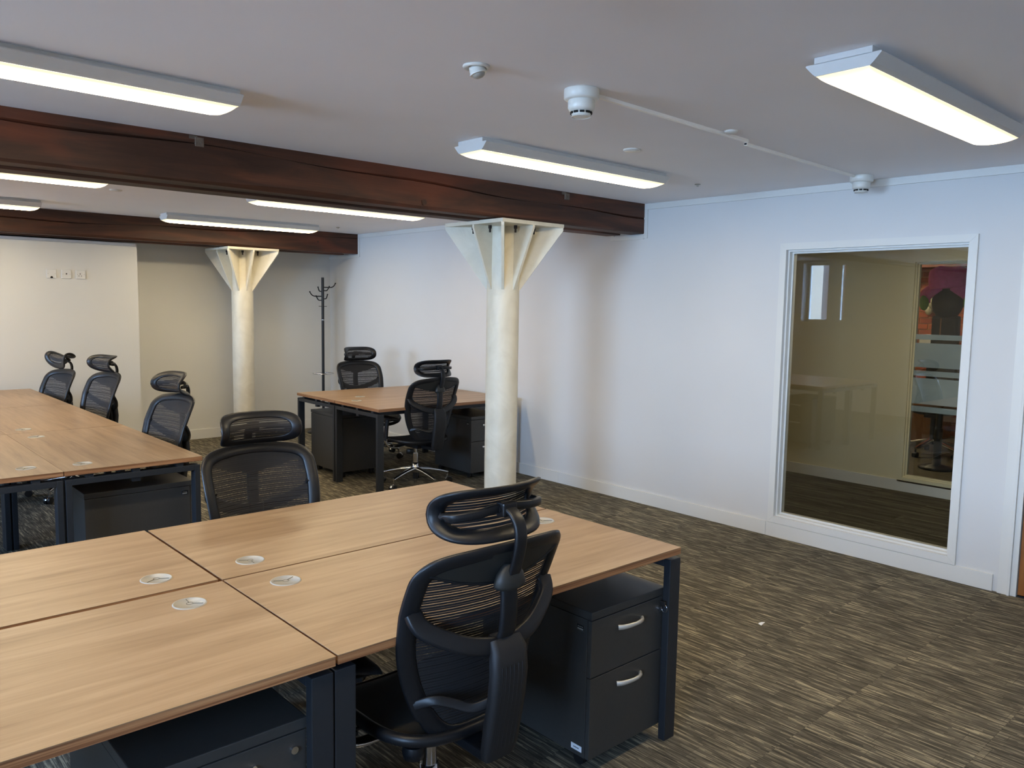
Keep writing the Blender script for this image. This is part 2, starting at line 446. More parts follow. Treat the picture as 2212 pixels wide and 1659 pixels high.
# ------------------------------------------------------------------ floor with carpet tiles
flo = struct(MB().box(XL, WX+0.2, YB, YF+0.05, -0.08, -0.006).obj('floor', M['slab']))
TS = 0.5
tile_me = MB().box(0.0004, TS-0.0004, 0.0004, TS-0.0004, -0.006, 0.0).mesh('carpet_tile', M['carpet'])
rest = MB(); n_t = 0; k = 0
cells = []
x = XL
i = 0
while XL+i*TS < WX+0.15:
    j = 0
    while YB+j*TS < YF:
        cx0, cy0 = XL+i*TS, YB+j*TS
        cells.append((cx0, cy0)); j += 1
    i += 1
def in_view(cx0, cy0):
    p = V((cx0+TS/2, cy0+TS/2, 0)) - V((0, 0, CAM_H))
    d = p.dot(_f)
    if d < 0.6: return False
    return abs(p.dot(_R)/d) < 0.75 and abs(p.dot(_U)/d) < 0.62
for cx0, cy0 in cells:
    ex = min(cx0+TS, wx(cy0)); ey = min(cy0+TS, YF)
    if in_view(cx0, cy0) and n_t < 298:
        if ex < cx0+TS-1e-4 or ey < cy0+TS-1e-4:
            o = MB().box(0.0008, ex-cx0, 0.0008, ey-cy0, -0.006, 0).obj('carpet_tile', M['carpet'], flo, (cx0, cy0, 0))
        else:
            o = bpy.data.objects.new('carpet_tile', tile_me); COL.objects.link(o); o.parent = flo; o.location = (cx0, cy0, 0)
        n_t += 1
    else: rest.box(cx0+0.0008, ex-0.0008, cy0+0.0008, ey-0.0008, -0.006, 0)
tag(rest.obj('carpet_tiles_beyond_view', M['carpet'], flo), kind='stuff')

# ------------------------------------------------------------------ ceiling and walls
struct(MB().box(XL-0.3, WX+0.3, YB-0.2, YF+0.3, CEIL, CEIL+0.12).obj('ceiling', M['ceiling']))
BZ = 2.172          # underside of the beams
# right wall, built along its own axis: local y along the wall, local x into the wall
RW = dict(loc=(WX, 0, 0), rz=WROT)
WY0, WY1, WZ0, WZ1 = 1.70, 2.845, 0.145, 1.995        # window opening
DY0, DY1, DZ1 = 0.46, 1.36, 2.04                      # door opening
b = MB(); T = 0.10
for y0, y1, z0, z1 in ((YB-0.1, DY0, 0, CEIL), (DY0, DY1, DZ1, CEIL), (DY1, WY0, 0, CEIL), (WY0, WY1, 0, WZ0), (WY0, WY1, WZ1, CEIL), (WY1, YF+0.2, 0, CEIL)):
    b.box(0, T, y0, y1, z0, z1)
struct(b.obj('wall_right', M['wall'], **RW))
struct(MB().box(XL-0.3, WX+0.3, YF, YF+0.12, 0, CEIL).obj('wall_far', M['wall_far']))
struct(MB().box(XL-0.3, WX+0.3, YB-0.15, YB, 0, CEIL).obj('wall_near', M['wall']))
# left wall window openings, two of them added to light the room
LW = [(-1.0, 0.5, 0.95, 2.30), (6.12, 6.87, 1.40, 2.37), (2.2, 4.0, 0.95, 2.30), (7.2, 8.5, 0.95, 2.30)]  # third and last are unseen windows, added to brighten desks and far wall
LW.sort()
b = MB(); yc = YB-0.15
for y0, y1, z0, z1 in LW:
    b.box(XL-0.3, XL, yc, y0, 0, CEIL); b.box(XL-0.3, XL, y0, y1, 0, z0); b.box(XL-0.3, XL, y0, y1, z1, CEIL); yc = y1
b.box(XL-0.3, XL, yc, YF+0.12, 0, CEIL)
struct(b.obj('wall_left', M['wall']))
for k, (y0, y1, z0, z1) in enumerate(LW):
    f = MB(); xf0, xf1 = XL-0.22, XL-0.17
    for a in ((y0, y0+0.04, z0, z1), (y1-0.04, y1, z0, z1), (y0+0.04, y1-0.04, z0, z0+0.04), (y0+0.04, y1-0.04, z1-0.04, z1)):
        f.box(xf0, xf1, a[0], a[1], a[2], a[3])
    if z0 == 1.40: f.box(xf0, xf1, 6.285, 6.51, z0+0.04, z1-0.04); f.box(xf0, xf1, 6.16, 6.235, z0+0.04, z1-0.04)
    else: f.box(xf0, xf1, (y0+y1)/2-0.025, (y0+y1)/2+0.025, z0+0.04, z1-0.04)
    wo = struct(f.obj('window_%d' % (k+2), M['trim']))
    MB().box(XL-0.197, XL-0.193, y0+0.04, y1-0.04, z0+0.04, z1-0.04).obj('pane', M['glass_out'], wo)
    MB().box(XL-0.17, XL+0.02, y0, y1, z0-0.02, z0).obj('window_sill', M['trim'], wo)
    portal('sky_portal', (XL-0.29, (y0+y1)/2, (z0+z1)/2), (0, -PI/2, 0), z1-z0, y1-y0)
# boxed-out plasterboard wall on the far left
BXF = 8.70
struct(MB().box(XL, 2.68, BXF, YF, 0, 2.150).obj('wall_far_boxing', M['wall_far']))
struct(MB().box(XL, 2.665, BXF-0.012, BXF, 2.122, 2.150, 0.002).obj('trim_1', M['trim']))
# right wall strip trims around the ceiling and the beam ends (each run is one length of trim)
def rtrim(name, y0, y1, z0, z1, d=0.012): return struct(MB().box(-d, 0, y0, y1, z0, z1, 0.0015).obj(name, M['trim'], **RW))
B1Y0, B1Y1 = 4.095, 4.40
B2Y0, B2Y1 = 8.475, 8.78
tr = [(YB, B1Y0-0.001, CEIL-0.045, CEIL), (B1Y0-0.036, B1Y0-0.001, BZ-0.037, CEIL-0.046), (B1Y0-0.0, B1Y1+0.04, BZ-0.042, BZ-0.008),
      (B1Y1+0.005, B1Y1+0.04, BZ-0.007, CEIL-0.046), (B1Y1+0.005, B2Y0-0.001, CEIL-0.045, CEIL), (B2Y0-0.036, B2Y0-0.001, BZ-0.037, CEIL-0.046),
      (B2Y0, YF, BZ-0.042, BZ-0.008)]
for k, a in enumerate(tr): rtrim('trim_%d' % (k+2), *a)
# baseboards
def rbase(y0, y1, nm='baseboard_right'): return struct(MB().box(-0.014, 0, y0, y1, 0.0, 0.098, 0.001).obj(nm, M['trim'], **RW))
bb = [(1.43, WY1+0.055+0.6), (WY1+0.057+0.6, 5.03), (5.032, YF)]
for a in ((1.452, 2.902), (2.904, 4.985), (4.987, YF)): rbase(*a)
struct(MB().box(2.68, wx(YF)-0.014, YF-0.014, YF, 0, 0.11, 0.001).obj('baseboard_far', M['trim']))
struct(MB().box(XL, 2.68, BXF-0.014, BXF, 0, 0.11, 0.001).obj('baseboard_far_boxing', M['trim']))
# window in the right wall
wf = MB(); A = 0.045
def mitred(mb, y0, y1, z0, z1, a, x0, x1, bottom=True):
    mb.prism([(y0-a, z0 if not bottom else z0-a), (y0, z0), (y0, z1), (y0-a, z1+a)], x0, x1, MXYZ)
    mb.prism([(y1, z0), (y1+a, z0 if not bottom else z0-a), (y1+a, z1+a), (y1, z1)], x0, x1, MXYZ)
    mb.prism([(y0-a+0.0006, z1+a), (y0+0.0006, z1), (y1-0.0006, z1), (y1+a-0.0006, z1+a)], x0, x1, MXYZ)
    if bottom: mb.prism([(y0-a+0.0006, z0-a), (y1+a-0.0006, z0-a), (y1-0.0006, z0), (y0+0.0006, z0)], x0, x1, MXYZ)
MXYZ = Matrix(((0, 0, 1, 0), (1, 0, 0, 0), (0, 1, 0, 0), (0, 0, 0, 1)))   # (y, z, x) -> (x, y, z)
mitred(wf, WY0, WY1, WZ0, WZ1, A, -0.016, 0.0)
win = struct(wf.obj('window_1', M['trim'], **RW))
g = MB()
for (d0, d1, w_) in ((0.012, 0.045, 0.012), (0.045, 0.085, 0.024)):       # stepped lining and glazing beads
    g.box(d0, d1, WY0, WY0+w_, WZ0, WZ1); g.box(d0, d1, WY1-w_, WY1, WZ0, WZ1)
    g.box(d0, d1, WY0+w_, WY1-w_, WZ0, WZ0+w_); g.box(d0, d1, WY0+w_, WY1-w_, WZ1-w_, WZ1)
g.obj('window_frame', M['trim'], win)
MB().box(0.050, 0.056, WY0+0.024, WY1-0.024, WZ0+0.024, WZ1-0.024).obj('pane', M['glass'], win)
# door
df = MB()
df.box(-0.016, 0, DY1+0.015, DY1+0.065, 0, DZ1+0.04, 0.001); df.box(-0.026, 0.0, DY1, DY1+0.014, 0, DZ1+0.02, 0.002)
df.box(-0.016, 0, DY0-0.065, DY0-0.015, 0, DZ1+0.04, 0.001); df.box(-0.016, 0, DY0-0.015, DY1+0.015, DZ1, DZ1+0.05, 0.001)
dr = struct(df.obj('door_1', M['trim'], **RW))
MB().box(-0.012, 0.1, DY1-0.03, DY1, 0, DZ1, 0.002).obj('door_frame', M['trim'], dr)
leaf = MB().box(0.0, 0.044, DY0+0.01, DY1-0.034, 0.012, DZ1-0.01, 0.002).obj('door_leaf', M['door'], dr)
MB().sweep([(0, DY0+0.1, 1.0), (-0.05, DY0+0.1, 1.0), (-0.05, DY0+0.22, 1.0)], 0.009, 0.009, (0, 0, 1)).obj('door_handle', M['handle'], leaf)
struct(MB().box(0.0, 0.1, DY0, DY1, 0.0, 0.005).obj('trim_threshold', M['metal_dark'], **RW))

# ------------------------------------------------------------------ beams
def timber(name, y0, y1, zb, x0, x1, seed, ch=0.022):
    """long timber with a worn chamfer and a drying crack that runs along the front face"""
    rnd = random.Random(seed); n = 140; rows = []
    ph = [rnd.uniform(0, 6) for _ in range(8)]
    for i in range(n+1):
        x = x0+(x1-x0)*i/n
        w = 0.003*math.sin(x*2.1+ph[0])+0.002*math.sin(x*5.3+ph[1])+0.0012*math.sin(x*13+ph[2])
        c = ch*(0.75+0.35*math.sin(x*1.7+ph[3])+0.25*math.sin(x*4.9+ph[4]))*(0.35 if x > x1-0.35 else 1)
        zc = zb+0.155+0.03*math.sin(x*0.9+ph[5])+0.008*math.sin(x*4.7+ph[6])      # crack height
        g_ = 0.0035+0.003*math.sin(x*3.1+ph[7])
        g_ = max(g_, 0.0005)
        f = y0+w
        rows.append([V((x, f, CEIL+0.02)), V((x, f-0.0005, zc+g_*1.2)), V((x, f+0.014, zc)), V((x, f-0.0015, zc-g_*1.2)), V((x, f+w*0.5, zb+c)),
                     V((x, f+c*0.9, zb)), V((x, y1, zb+w*0.3)), V((x, y1, CEIL+0.02))])
    m = MB(); m.grid(rows, False, True)
    m.add(rows[0], [tuple(range(8))]); m.add(rows[-1], [tuple(reversed(range(8)))])
    return m
def make_beam(y0, y1, label, seed):
    x0, x1 = XL-0.02, wx(y0)-0.001
    t = thing('timber_beam', label, 'beam', (0, 0, 0), 0, 'timber ceiling beams'); t['kind'] = 'structure'
    timber('front', y0, y0+0.135, BZ, x0, x1, seed).obj('front_timber', M['beam'], t)
    timber('rear', y0+0.165, y1, BZ-0.010, x0, x1-0.10, seed+1, 0.014).obj('rear_timber', M['beam'], t)
    MB().box(x0, x1, y0+0.13, y0+0.17, BZ+0.03, CEIL+0.01).obj('packing_strip', M['beam'], t)
    return t
bm1 = make_beam(B1Y0, B1Y1, 'near dark stained timber beam resting on the nearer white column', 3)
bm2 = make_beam(B2Y0, B2Y1, 'far dark stained timber beam resting on the farther white column', 11)
# small remains on the near beam
for (bx, nm) in ((1.57, 0), (4.2, 1)):
    m = MB(); m.box(bx-0.022, bx+0.022, B1Y0-0.012, B1Y0+0.002, CEIL-0.055, CEIL-0.01, 0.003)
    m.box(bx-0.05, bx-0.01, B1Y0-0.008, B1Y0+0.002, CEIL-0.02, CEIL-0.004); m.cyl((bx+0.008, B1Y0-0.016, CEIL-0.035), (bx+0.008, B1Y0-0.008, CEIL-0.035), 0.006)
    m.obj('metal_clip', M['rust'], bm1)
for (bx, bz, ln) in ((3.55, BZ+0.175, 0), (2.95, BZ+0.04, 1)):
    MB().lathe([(0, -0.006), (0.014, -0.005), (0.018, 0.0)], 14).obj('wood_plug', M['beam'], bm1, (bx, B1Y0-0.002, bz)).rotation_euler = (PI/2, 0, 0)
for bx in (2.05, 2.75, 3.35, 4.0): 
    MB().lathe([(0, -0.004), (0.010, -0.003), (0.013, 0.0)], 14).obj('wood_plug', M['beam'], bm2, (bx+0.6, B2Y0-0.002, BZ+0.11)).rotation_euler = (PI/2, 0, 0)

# ------------------------------------------------------------------ columns
def make_column(cx_, cy_, label):
    t = thing('cast_column', label, 'column', (cx_, cy_, 0), 0, 'white columns under the beams'); t['kind'] = 'structure'
    r = 0.117; zt = 2.165; zg = 1.70; px0, px1, py0, py1 = -0.29, 0.29, -0.315, 0.315
    m = MB(); rows = []; rnd = random.Random(int(cy_*10)); n = 40
    for j in range(28):
        z = zt-0.02 if j == 27 else (zt-0.02)*j/27
        rows.append([V(((r+0.0012*math.sin(7*th+z*9)+rnd.uniform(-0.0006, 0.0006))*math.cos(th), (r+0.0012*math.sin(5*th-z*7))*math.sin(th), z)) for th in [2*PI*i/n for i in range(n)]])
    m.grid(rows, True, True); m.obj('shaft', M['column'], t)
    MB().box(px0, px1, py0, py1, zt-0.026, zt, 0.003).obj('top_plate', M['column'], t)
    for k in range(8):
        a = k*PI/4
        ex = {0: px1, 1: px1, 2: 0, 3: px0, 4: px0, 5: px0, 6: 0, 7: px1}[k]; ey = {0: 0, 1: py1, 2: py1, 3: py1, 4: 0, 5: py0, 6: py0, 7: py0}[k]
        L = math.hypot(ex, ey)-0.006; ang = math.atan2(ey, ex); th = 0.0095
        poly = [(r-0.02, zg), (r+0.004, zg), (L, zt-0.045), (L, zt-0.024), (r-0.02, zt-0.024)]
        xf = Matrix.Rotation(ang, 4, 'Z') @ Matrix(((1, 0, 0, 0), (0, 0, 1, 0), (0, 1, 0, 0), (0, 0, 0, 1)))
        MB().prism(poly, -th, th, xf).obj('gusset', M['column'], t)
    for k in range(8):
        a = k*PI/4+PI/8
        bx, by = 0.225*math.cos(a), 0.235*math.sin(a)
        bo = MB(); bo.cyl((bx, by, zt-0.03), (bx, by, zt-0.052), 0.013, n=6); bo.cyl((bx, by, zt-0.05), (bx, by, zt-0.078), 0.0075, n=10)
        bo.obj('bolt', M['bolt'], t)
    return t
make_column(3.828, 4.345, 'nearer white painted column with flared gusseted head')
make_column(3.80, 8.73, 'farther white painted column with flared gusseted head')

# ------------------------------------------------------------------ desks
DT = 0.73; FR = 0.685; LG = 0.06
def make_desk(L, D, grom, name='desk'):
    """local: x along the length, y from the sitter's edge (0) to the back edge (D)"""
    t = thing('bench_desk', 'x', 'desk', (0, 0, 0))
    m = MB(); m.mat(M['wood_edge']); m.box(0.002, L-0.002, 0.002, D-0.002, 0.705, 0.7285)
    m.mat(M['wood']); m.box(0.001, L-0.001, 0.001, D-0.001, 0.7285, DT)
    top = m.obj('tabletop', None, t)
    for x0, x1 in ((0.0, LG), (L-LG, L)):
        for y0, y1 in ((0.015, 0.045), (D-0.035, D-0.005)):
            MB().box(x0, x1, y0, y1, 0.0, FR, 0.003).obj('leg', M['metal_dark'], t)
        MB().box(x0, x1, 0.045, D-0.035, FR-0.03, FR, 0.002).obj('end_rail', M['metal_dark'], t)
        for yy in (0.12, D*0.5, D-0.12): MB().box(x0+0.012, x1-0.012, yy-0.018, yy+0.018, FR, 0.705).obj('spacer_block', M['metal_dark'], t)
        MB().box(x0+0.015, x1-0.015, D*0.5-0.02, D*0.5+0.02, FR-0.052, FR-0.03).obj('rail_bracket', M['metal_dark'], t)
    for yy in (0.11, D-0.13):
        MB().box(LG, L-LG, yy-0.02, yy+0.02, 0.662, 0.704, 0.002).obj('cross_beam', M['metal_dark'], t)
    for gx, gy, ga in grom:
        gm = MB(); gm.lathe([(0.0, 0.0005), (0.041, 0.0005), (0.042, 0.0022), (0.0455, 0.0022), (0.047, 0.0)], 30)
        go = gm.obj('grommet', M['grommet'], t, (gx, gy, DT), ga)
        gl = MB()
        for a in (0.0, 2*PI/3):
            d = V((math.cos(a), math.sin(a), 0)); s_ = V((-d.y, d.x, 0))
            gl.sweep([d*0.008+V((0, 0, 0.001)), d*0.037+V((0, 0, 0.001))], 0.0009, 0.0007, (0, 0, 1), square=True)
        gl.lathe([(0.008, 0.0005), (0.009, 0.0014), (0.010, 0.0005)], 16, close=False)
        gl.obj('cable_slot', M['grommet_line'], go)
    return t
def gset(L, D, a=(0.145, 0.145)): return [(a[0], D-0.125, 0.5), (L-a[1], D-0.125, -0.6)]
GD = 'bench desks in back-to-back clusters'
d0 = make_desk(1.40, 0.695, gset(1.40, 0.695))
place(d0, True, (0.956, 1.676, 0), 0, 'near walnut bench desk with the high-backed chair and drawer pedestal at it', GD)
fr_desk = d0
place(d0, False, (-0.449, 1.673, 0), 0, 'walnut bench desk in the very front left corner, drawer pedestal under its right end', GD)
br_desk = place(d0, False, (2.356, 3.073, 0), PI, 'walnut bench desk facing the lone mesh chair, behind the nearest chair', GD)
place(d0, False, (0.948, 3.082, 0), PI, 'walnut bench desk at the left edge, behind the front left desk', GD)
d2 = make_desk(1.412, 0.69, gset(1.412, 0.69, (0.16, 0.2)))
lab2r = ['long-table end desk nearest the lone chair, charcoal pedestal seen under it', 'middle desk on the chair side of the long left table', 'farthest desk on the chair side of the long left table, by the boxed wall']
lab2l = ['outer end desk of the long left table, open dark frame beneath', 'middle desk on the outer side of the long left table', 'farthest desk on the outer side of the long left table']
for k in range(3):
    y0 = 4.39+k*1.415
    place(d2, k == 0, (1.668, y0, 0), PI/2, lab2r[k], GD)            # sitter on the +x side
    place(d2, False, (0.288, y0+1.412, 0), -PI/2, lab2l[k], GD)
C3 = V((3.52, 5.50, 0)); r3 = math.radians(-1.3)
def c3(x, y, z=0): return C3+Matrix.Rotation(r3, 3, 'Z') @ V((x, y, z))
d3 = make_desk(1.49, 0.737, gset(1.49, 0.737, (0.15, 0.33)))
place(d3, True, c3(0, 0), r3, 'desk by the near column, front half of the far right pair', GD)
place(d3, False, c3(1.49, 1.478), r3+PI, 'desk nearest the coat stand, back half of the far right pair', GD)

for dsk, hi in ((fr_desk, True), (br_desk, False)):      # the outer frames stand slightly proud of the tops
    for c_ in dsk.children:
        if c_.name.split('.')[0] in ('leg', 'end_rail', 'spacer_block', 'rail_bracket'):
            xm = sum(w.co.x for w in c_.data.vertices)/len(c_.data.vertices)
            if (xm > 0.7) == hi: c_.location.x += 0.018 if hi else -0.018

# ------------------------------------------------------------------ drawer pedestals
def make_ped(W_=0.40, Dp=0.56, Ht=0.575):
    """local: front at y=0 facing -y, x 0..W, wheels on the floor"""
    t = thing('drawer_pedestal', 'x', 'drawer unit')
    zb = 0.055
    MB().box(0, W_, 0.018, Dp, zb, Ht-0.03, 0.002).obj('body', M['ped'], t)
    MB().box(-0.001, W_+0.001, -0.002, Dp+0.002, Ht-0.028, Ht, 0.003).obj('lid', M['ped'], t)
    for z0, z1, nm in ((0.345, Ht-0.032, 0), (zb+0.0, 0.341, 1)):
        dr_ = MB().box(0.002, W_-0.002, 0.0, 0.017, z0, z1, 0.002).obj('drawer', M['ped'], t)
        zc = z1-0.05; pts = []
        for i in range(13):
            u = i/12; pts.append((W_/2-0.064+0.128*u, -0.004-0.026*math.sin(PI*u)**0.7, zc+0.006*math.sin(PI*u)-0.003))
        MB().sweep(pts, 0.0080, 0.0052, (0, -1, 0), scale=[0.9+0.35*abs(2*i/12-1) for i in range(13)]).obj('handle', M['handle'], dr_)
        if nm == 0:
            lk = MB(); lk.cyl((W_-0.035, 0.0, zc+0.008), (W_-0.035, -0.006, zc+0.008), 0.0095, n=20)
            lo = lk.obj('lock', M['chrome'], dr_)
    for cx_, cy_ in ((0.05, 0.06), (W_-0.05, 0.06), (0.05, Dp-0.05), (W_-0.05, Dp-0.05)):
        c_ = MB(); c_.cyl((cx_, cy_, zb), (cx_, cy_, 0.04), 0.008, n=8)
        c_.cyl((cx_-0.019, cy_+0.012, 0.0235), (cx_-0.004, cy_+0.012, 0.0235), 0.0235, n=18); c_.cyl((cx_+0.004, cy_+0.012, 0.0235), (cx_+0.019, cy_+0.012, 0.0235), 0.0235, n=18)
        c_.box(cx_-0.02, cx_+0.02, cy_-0.012, cy_+0.02, 0.035, 0.05, 0.004)
        c_.obj('castor', M['rubber'], t)
    bd = MB(); bd.box(-0.0012, 0, 0.030, 0.066, Ht-0.075, Ht-0.052)
    bo = bd.obj('badge', M['chrome'], t)
    b2 = MB(); b2.box(-0.0016, -0.0012, 0.032, 0.064, Ht-0.073, Ht-0.054); b2.obj('badge_face', M['hole'], bo)
    b3 = MB(); b3.box(-0.002, -0.0016, 0.035, 0.061, Ht-0.0715, Ht-0.067)
    for q in range(4): b3.box(-0.002, -0.0016, 0.037+q*0.006, 0.041+q*0.006, Ht-0.0625, Ht-0.0605)
    b3.obj('badge_print', M['grommet'], bo)
    return t
GP = 'charcoal mobile pedestals'
PY = 1.725
p0 = make_ped()
place(p0, True, (1.935, PY, 0), 0, 'charcoal two-drawer pedestal under the nearest desk, key hanging in its lock', GP)
# extras only on this one: key, white sticker
ky = MB(); ky.box(2.293, 2.3, PY-0.03, PY-0.006, 0.516, 0.534, 0.002)
kk = ky.obj('key', M['rubber']); tag(kk, 'small black key left in the lock of the nearest pedestal', 'key')
rg = MB(); ring_pts = [(2.297, PY-0.026+0.012*math.sin(a), 0.508+0.014*math.cos(a)) for a in [2*PI*i/20 for i in range(20)]]
rg.sweep(ring_pts, 0.001, 0.001, (1, 0, 0), closed=True, n=6); ro = rg.obj('key_ring', M['chrome'], kk)
st = MB().box(1.9335, 1.935, PY+0.03, PY+0.078, 0.072, 0.092).obj('sticker', M['paper'], p0)
st.location = (-1.935, -PY, 0)
st.data.transform(Matrix.Translation((0, 0, 0)))
sk = MB()
for q in range(6): sk.box(1.9331, 1.9335, PY+0.042+q*0.0042, PY+0.0445+q*0.0042, 0.080, 0.084)
sk.obj('sticker_print', M['ink'], st)
p_plain = [c for c in p0.children if c.name.startswith('sticker')]
def ped_copy(loc, rz, label):
    o = p0.copy(); COL.objects.link(o); o.location = loc; o.rotation_euler = (0, 0, rz); o['label'] = label
    for ch in p0.children:
        if ch.name.startswith('sticker'): continue
        copy_tree(ch, o)
    return o
ped_copy((0.497, PY, 0), 0, 'charcoal pedestal under the front left desk, only its top and upper drawer in view')
ped_copy(c3(1.03, 0.10), r3, 'charcoal two-drawer pedestal by the foot of the nearer column')
ped_copy(c3(0.50, 1.478-0.09), r3+PI, 'charcoal pedestal behind the middle left leg of the far right pair of desks')
ped_copy((1.655, 4.51, 0), PI/2, 'charcoal pedestal side-on under the near end of the long left table')

# ------------------------------------------------------------------ chairs
def interp(tab, z):
    if z <= tab[0][0]: return tab[0][1]
    for (a, u), (b_, v_) in zip(tab, tab[1:]):
        if z <= b_: return u+(v_-u)*(z-a)/(b_-a)
    return tab[-1][1]
YBT = [(0.40, -0.215), (0.50, -0.222), (0.60, -0.232), (0.70, -0.252), (0.80, -0.282), (0.90, -0.325), (0.97, -0.362)]
def yb(x, z): return interp(YBT, z)+0.055*(x/0.255)**2
OUT = [(0, .405), (.085, .410), (.142, .452), (.190, .54), (.229, .66), (.244, .78), (.246, .865), (.238, .915), (.198, .945), (.10, .959), (0, .963)]
def make_chair():
    t = thing('mesh_office_chair', 'x', 'chair')
    # --- star base
    hub = MB(); hub.lathe([(0.0, 0.115), (0.030, 0.115), (0.036, 0.125), (0.036, 0.165), (0.028, 0.175), (0.028, 0.205), (0.0, 0.205)], 24); hub.obj('hub', M['chrome'], t)
    for k in range(5):
        a = k*2*PI/5-0.33; d = V((math.cos(a), math.sin(a), 0))
        l = MB(); l.sweep([d*0.02+V((0, 0, .150)), d*0.12+V((0, 0, .138)), d*0.22+V((0, 0, .118)), d*0.30+V((0, 0, .098))], 0.019, 0.013, (0, 0, 1), scale=[1.25, 1.05, 0.85, 0.66], square=True)
        l.cyl(d*0.295+V((0, 0, .108)), d*0.295+V((0, 0, .062)), 0.0095, n=12)
        l.obj('base_leg', M['chrome'], t)
        w_ = MB(); sd = V((-d.y, d.x, 0)); c0 = d*0.31+V((0, 0, .028))
        w_.cyl(c0+sd*0.005, c0+sd*0.024, 0.028, n=22); w_.cyl(c0-sd*0.005, c0-sd*0.024, 0.028, n=22); w_.cyl(c0-sd*0.006, c0+sd*0.006, 0.012, n=12)
        cas = w_.obj('castor', M['rubber'], t)
        hd = MB(); arc = [c0+d*0.030*math.cos(q)+V((0, 0, 0.031*math.sin(q))) for q in [PI*(0.08+0.84*i/8) for i in range(9)]]
        hd.sweep(arc, 0.010, 0.0015, lambda p, c0=c0: (p-c0)); hd.obj('castor_hood', M['chrome'], cas)
    gl = MB(); gl.cyl((0, 0, .115), (0, 0, .060), 0.024); gl.obj('gas_sleeve', M['rubber'], t)
    gl = MB(); gl.cyl((0, 0, .060), (0, 0, .022), 0.014); gl.obj('lift_foot', M['chrome'], t)
    gl = MB(); gl.cyl((0, 0, .205), (0, 0, .285), 0.024); gl.cyl((0, 0, .285), (0, 0, .345), 0.013); gl.obj('gas_lift', M['chrome'], t)
    # --- mechanism
    mc = MB(); mc.box(-.075, .075, -.13, .11, .345, .392, .008); mc.box(-.035, .035, -.30, -.10, .350, .378, .006)
    mc.box(-.16, .16, -.02, .04, .372, .398, .006); mc.cyl((-.24, .05, .368), (-.07, .05, .368), .006); mc.box(-.29, -.23, .025, .075, .362, .374, .004)
    mc.cyl((.07, -.05, .360), (.19, -.05, .360), .006); mc.cyl((.19, -.05, .360), (.235, -.05, .360), .013); mc.lathe([(0, .305), (.030, .308), (.034, .33), (.030, .345)], 16, (-.12, -.09, 0))
    mc.obj('tilt_mechanism', M['black_plastic'], t)
    # --- seat
    ol = []
    for i in range(44):
        a = 2*PI*i/44; c, s_ = math.cos(a), math.sin(a); e = 0.62
        ol.append((0.245*math.copysign(abs(c)**e, c), 0.015+0.24*math.copysign(abs(s_)**e, s_)))
    def zs(x, y): return 0.438-0.014*(1-(x/.25)**2)-0.05*max(0.0, (y-0.12)/0.14)**2
    rows = [[V((x*k, 0.015+(y-0.015)*k, zs(x*k, 0.015+(y-.015)*k))) for x, y in ol] for k in (0.04, 0.3, 0.6, 0.8, 0.95)]
    MB().grid(rows, True, True).add(rows[0], [tuple(range(44))]).obj('seat', M['seat_fabric'], t)
    MB().sweep([(x, y, zs(x, y)-0.010) for x, y in ol], 0.017, 0.018, (0, 0, 1), closed=True, n=8).obj('seat_rim', M['black_plastic'], t)
    # --- backrest
    right = catmull([(x, 0, z) for x, z in OUT], 5)
    loop = [V((p.x, 0, p.z)) for p in right]+[V((-p.x, 0, p.z)) for p in reversed(right[1:-1])]
    ring = [V((p.x*0.968, yb(p.x, p.z), p.z+(0.006 if p.z < .5 else -0.005))) for p in loop]
    def nrm(p):
        dz = (yb(p.x, p.z+0.01)-yb(p.x, p.z-0.01))/0.02; dx = (yb(p.x+0.01, p.z)-yb(p.x-0.01, p.z))/0.02
        return V((dx, -1, dz))
    MB().sweep(ring, 0.027, 0.011, nrm, closed=True, n=10).obj('back_frame', M['black_plastic'], t)
    wt = [(p.z, p.x) for p in right]
    rows = []
    for j in range(27):
        z = 0.412+(0.956-0.412)*j/26; w = max(0.01, interp(wt, z)-0.012)
        rows.append([V((w*u, yb(w*u, z), z)) for u in [-1+2*i/12 for i in range(13)]])
    MB().grid(rows).obj('back_mesh', M['mesh'], t)
    # crescent panel behind the top of the mesh
    up = []; lo_ = []
    topx = [(p.x, p.z) for p in right if p.z > 0.85][::-1]
    def ztop(x):
        x = abs(x)
        tt = sorted(topx)
        return interp(tt, x)
    rows = [[], [], []]; rb = [[], [], []]
    for i in range(21):
        x = -0.222+0.444*i/20; z1 = ztop(x)-0.008; z0 = min(z1-0.004, 0.862+0.052*(x/0.222)**2)
        for k, q in enumerate((0, .5, 1)):
            z = z0+(z1-z0)*q
            rows[k].append(V((x, yb(x, z)-0.010-0.006*(1-abs(x)/.222), z))); rb[k].append(V((x, yb(x, z)-0.003, z)))
    m = MB(); m.grid(rows); m.grid(rb); m.grid([rows[0], rb[0]]); m.obj('top_panel', M['panel'], t)
    MB().sweep([p+V((0, -0.001, 0)) for p in rows[0]], 0.004, 0.003, (0, -1, 0), n=6).obj('panel_lip', M['black_plastic'], t)
    # spine, V support
    MB().sweep([(0, -.344, .872), (0, -.350, .83), (0, -.350, .78), (0, -.344, .73), (0, -.328, .695)], 0.026, 0.008, (0, -1, 0), square=True).obj('spine', M['black_plastic'], t)
    arm = catmull([(-.232, yb(.232, .80)-.004, .803), (-.215, -.268, .762), (-.13, -.308, .715), (-.05, -.328, .694), (0, -.331, .690), (.05, -.328, .694), (.13, -.308, .715), (.215, -.268, .762), (.232, yb(.232, .80)-.004, .803)], 5)
    MB().sweep(arm, 0.024, 0.010, (0, -1, .25), square=True).obj('back_support', M['black_plastic'], t)
    # tail cover with ribs
    path = [(0, -.332, .706), (0, -.350, .68), (0, -.354, .62), (0, -.347, .55), (0, -.332, .47), (0, -.320, .40), (0, -.312, .368)]
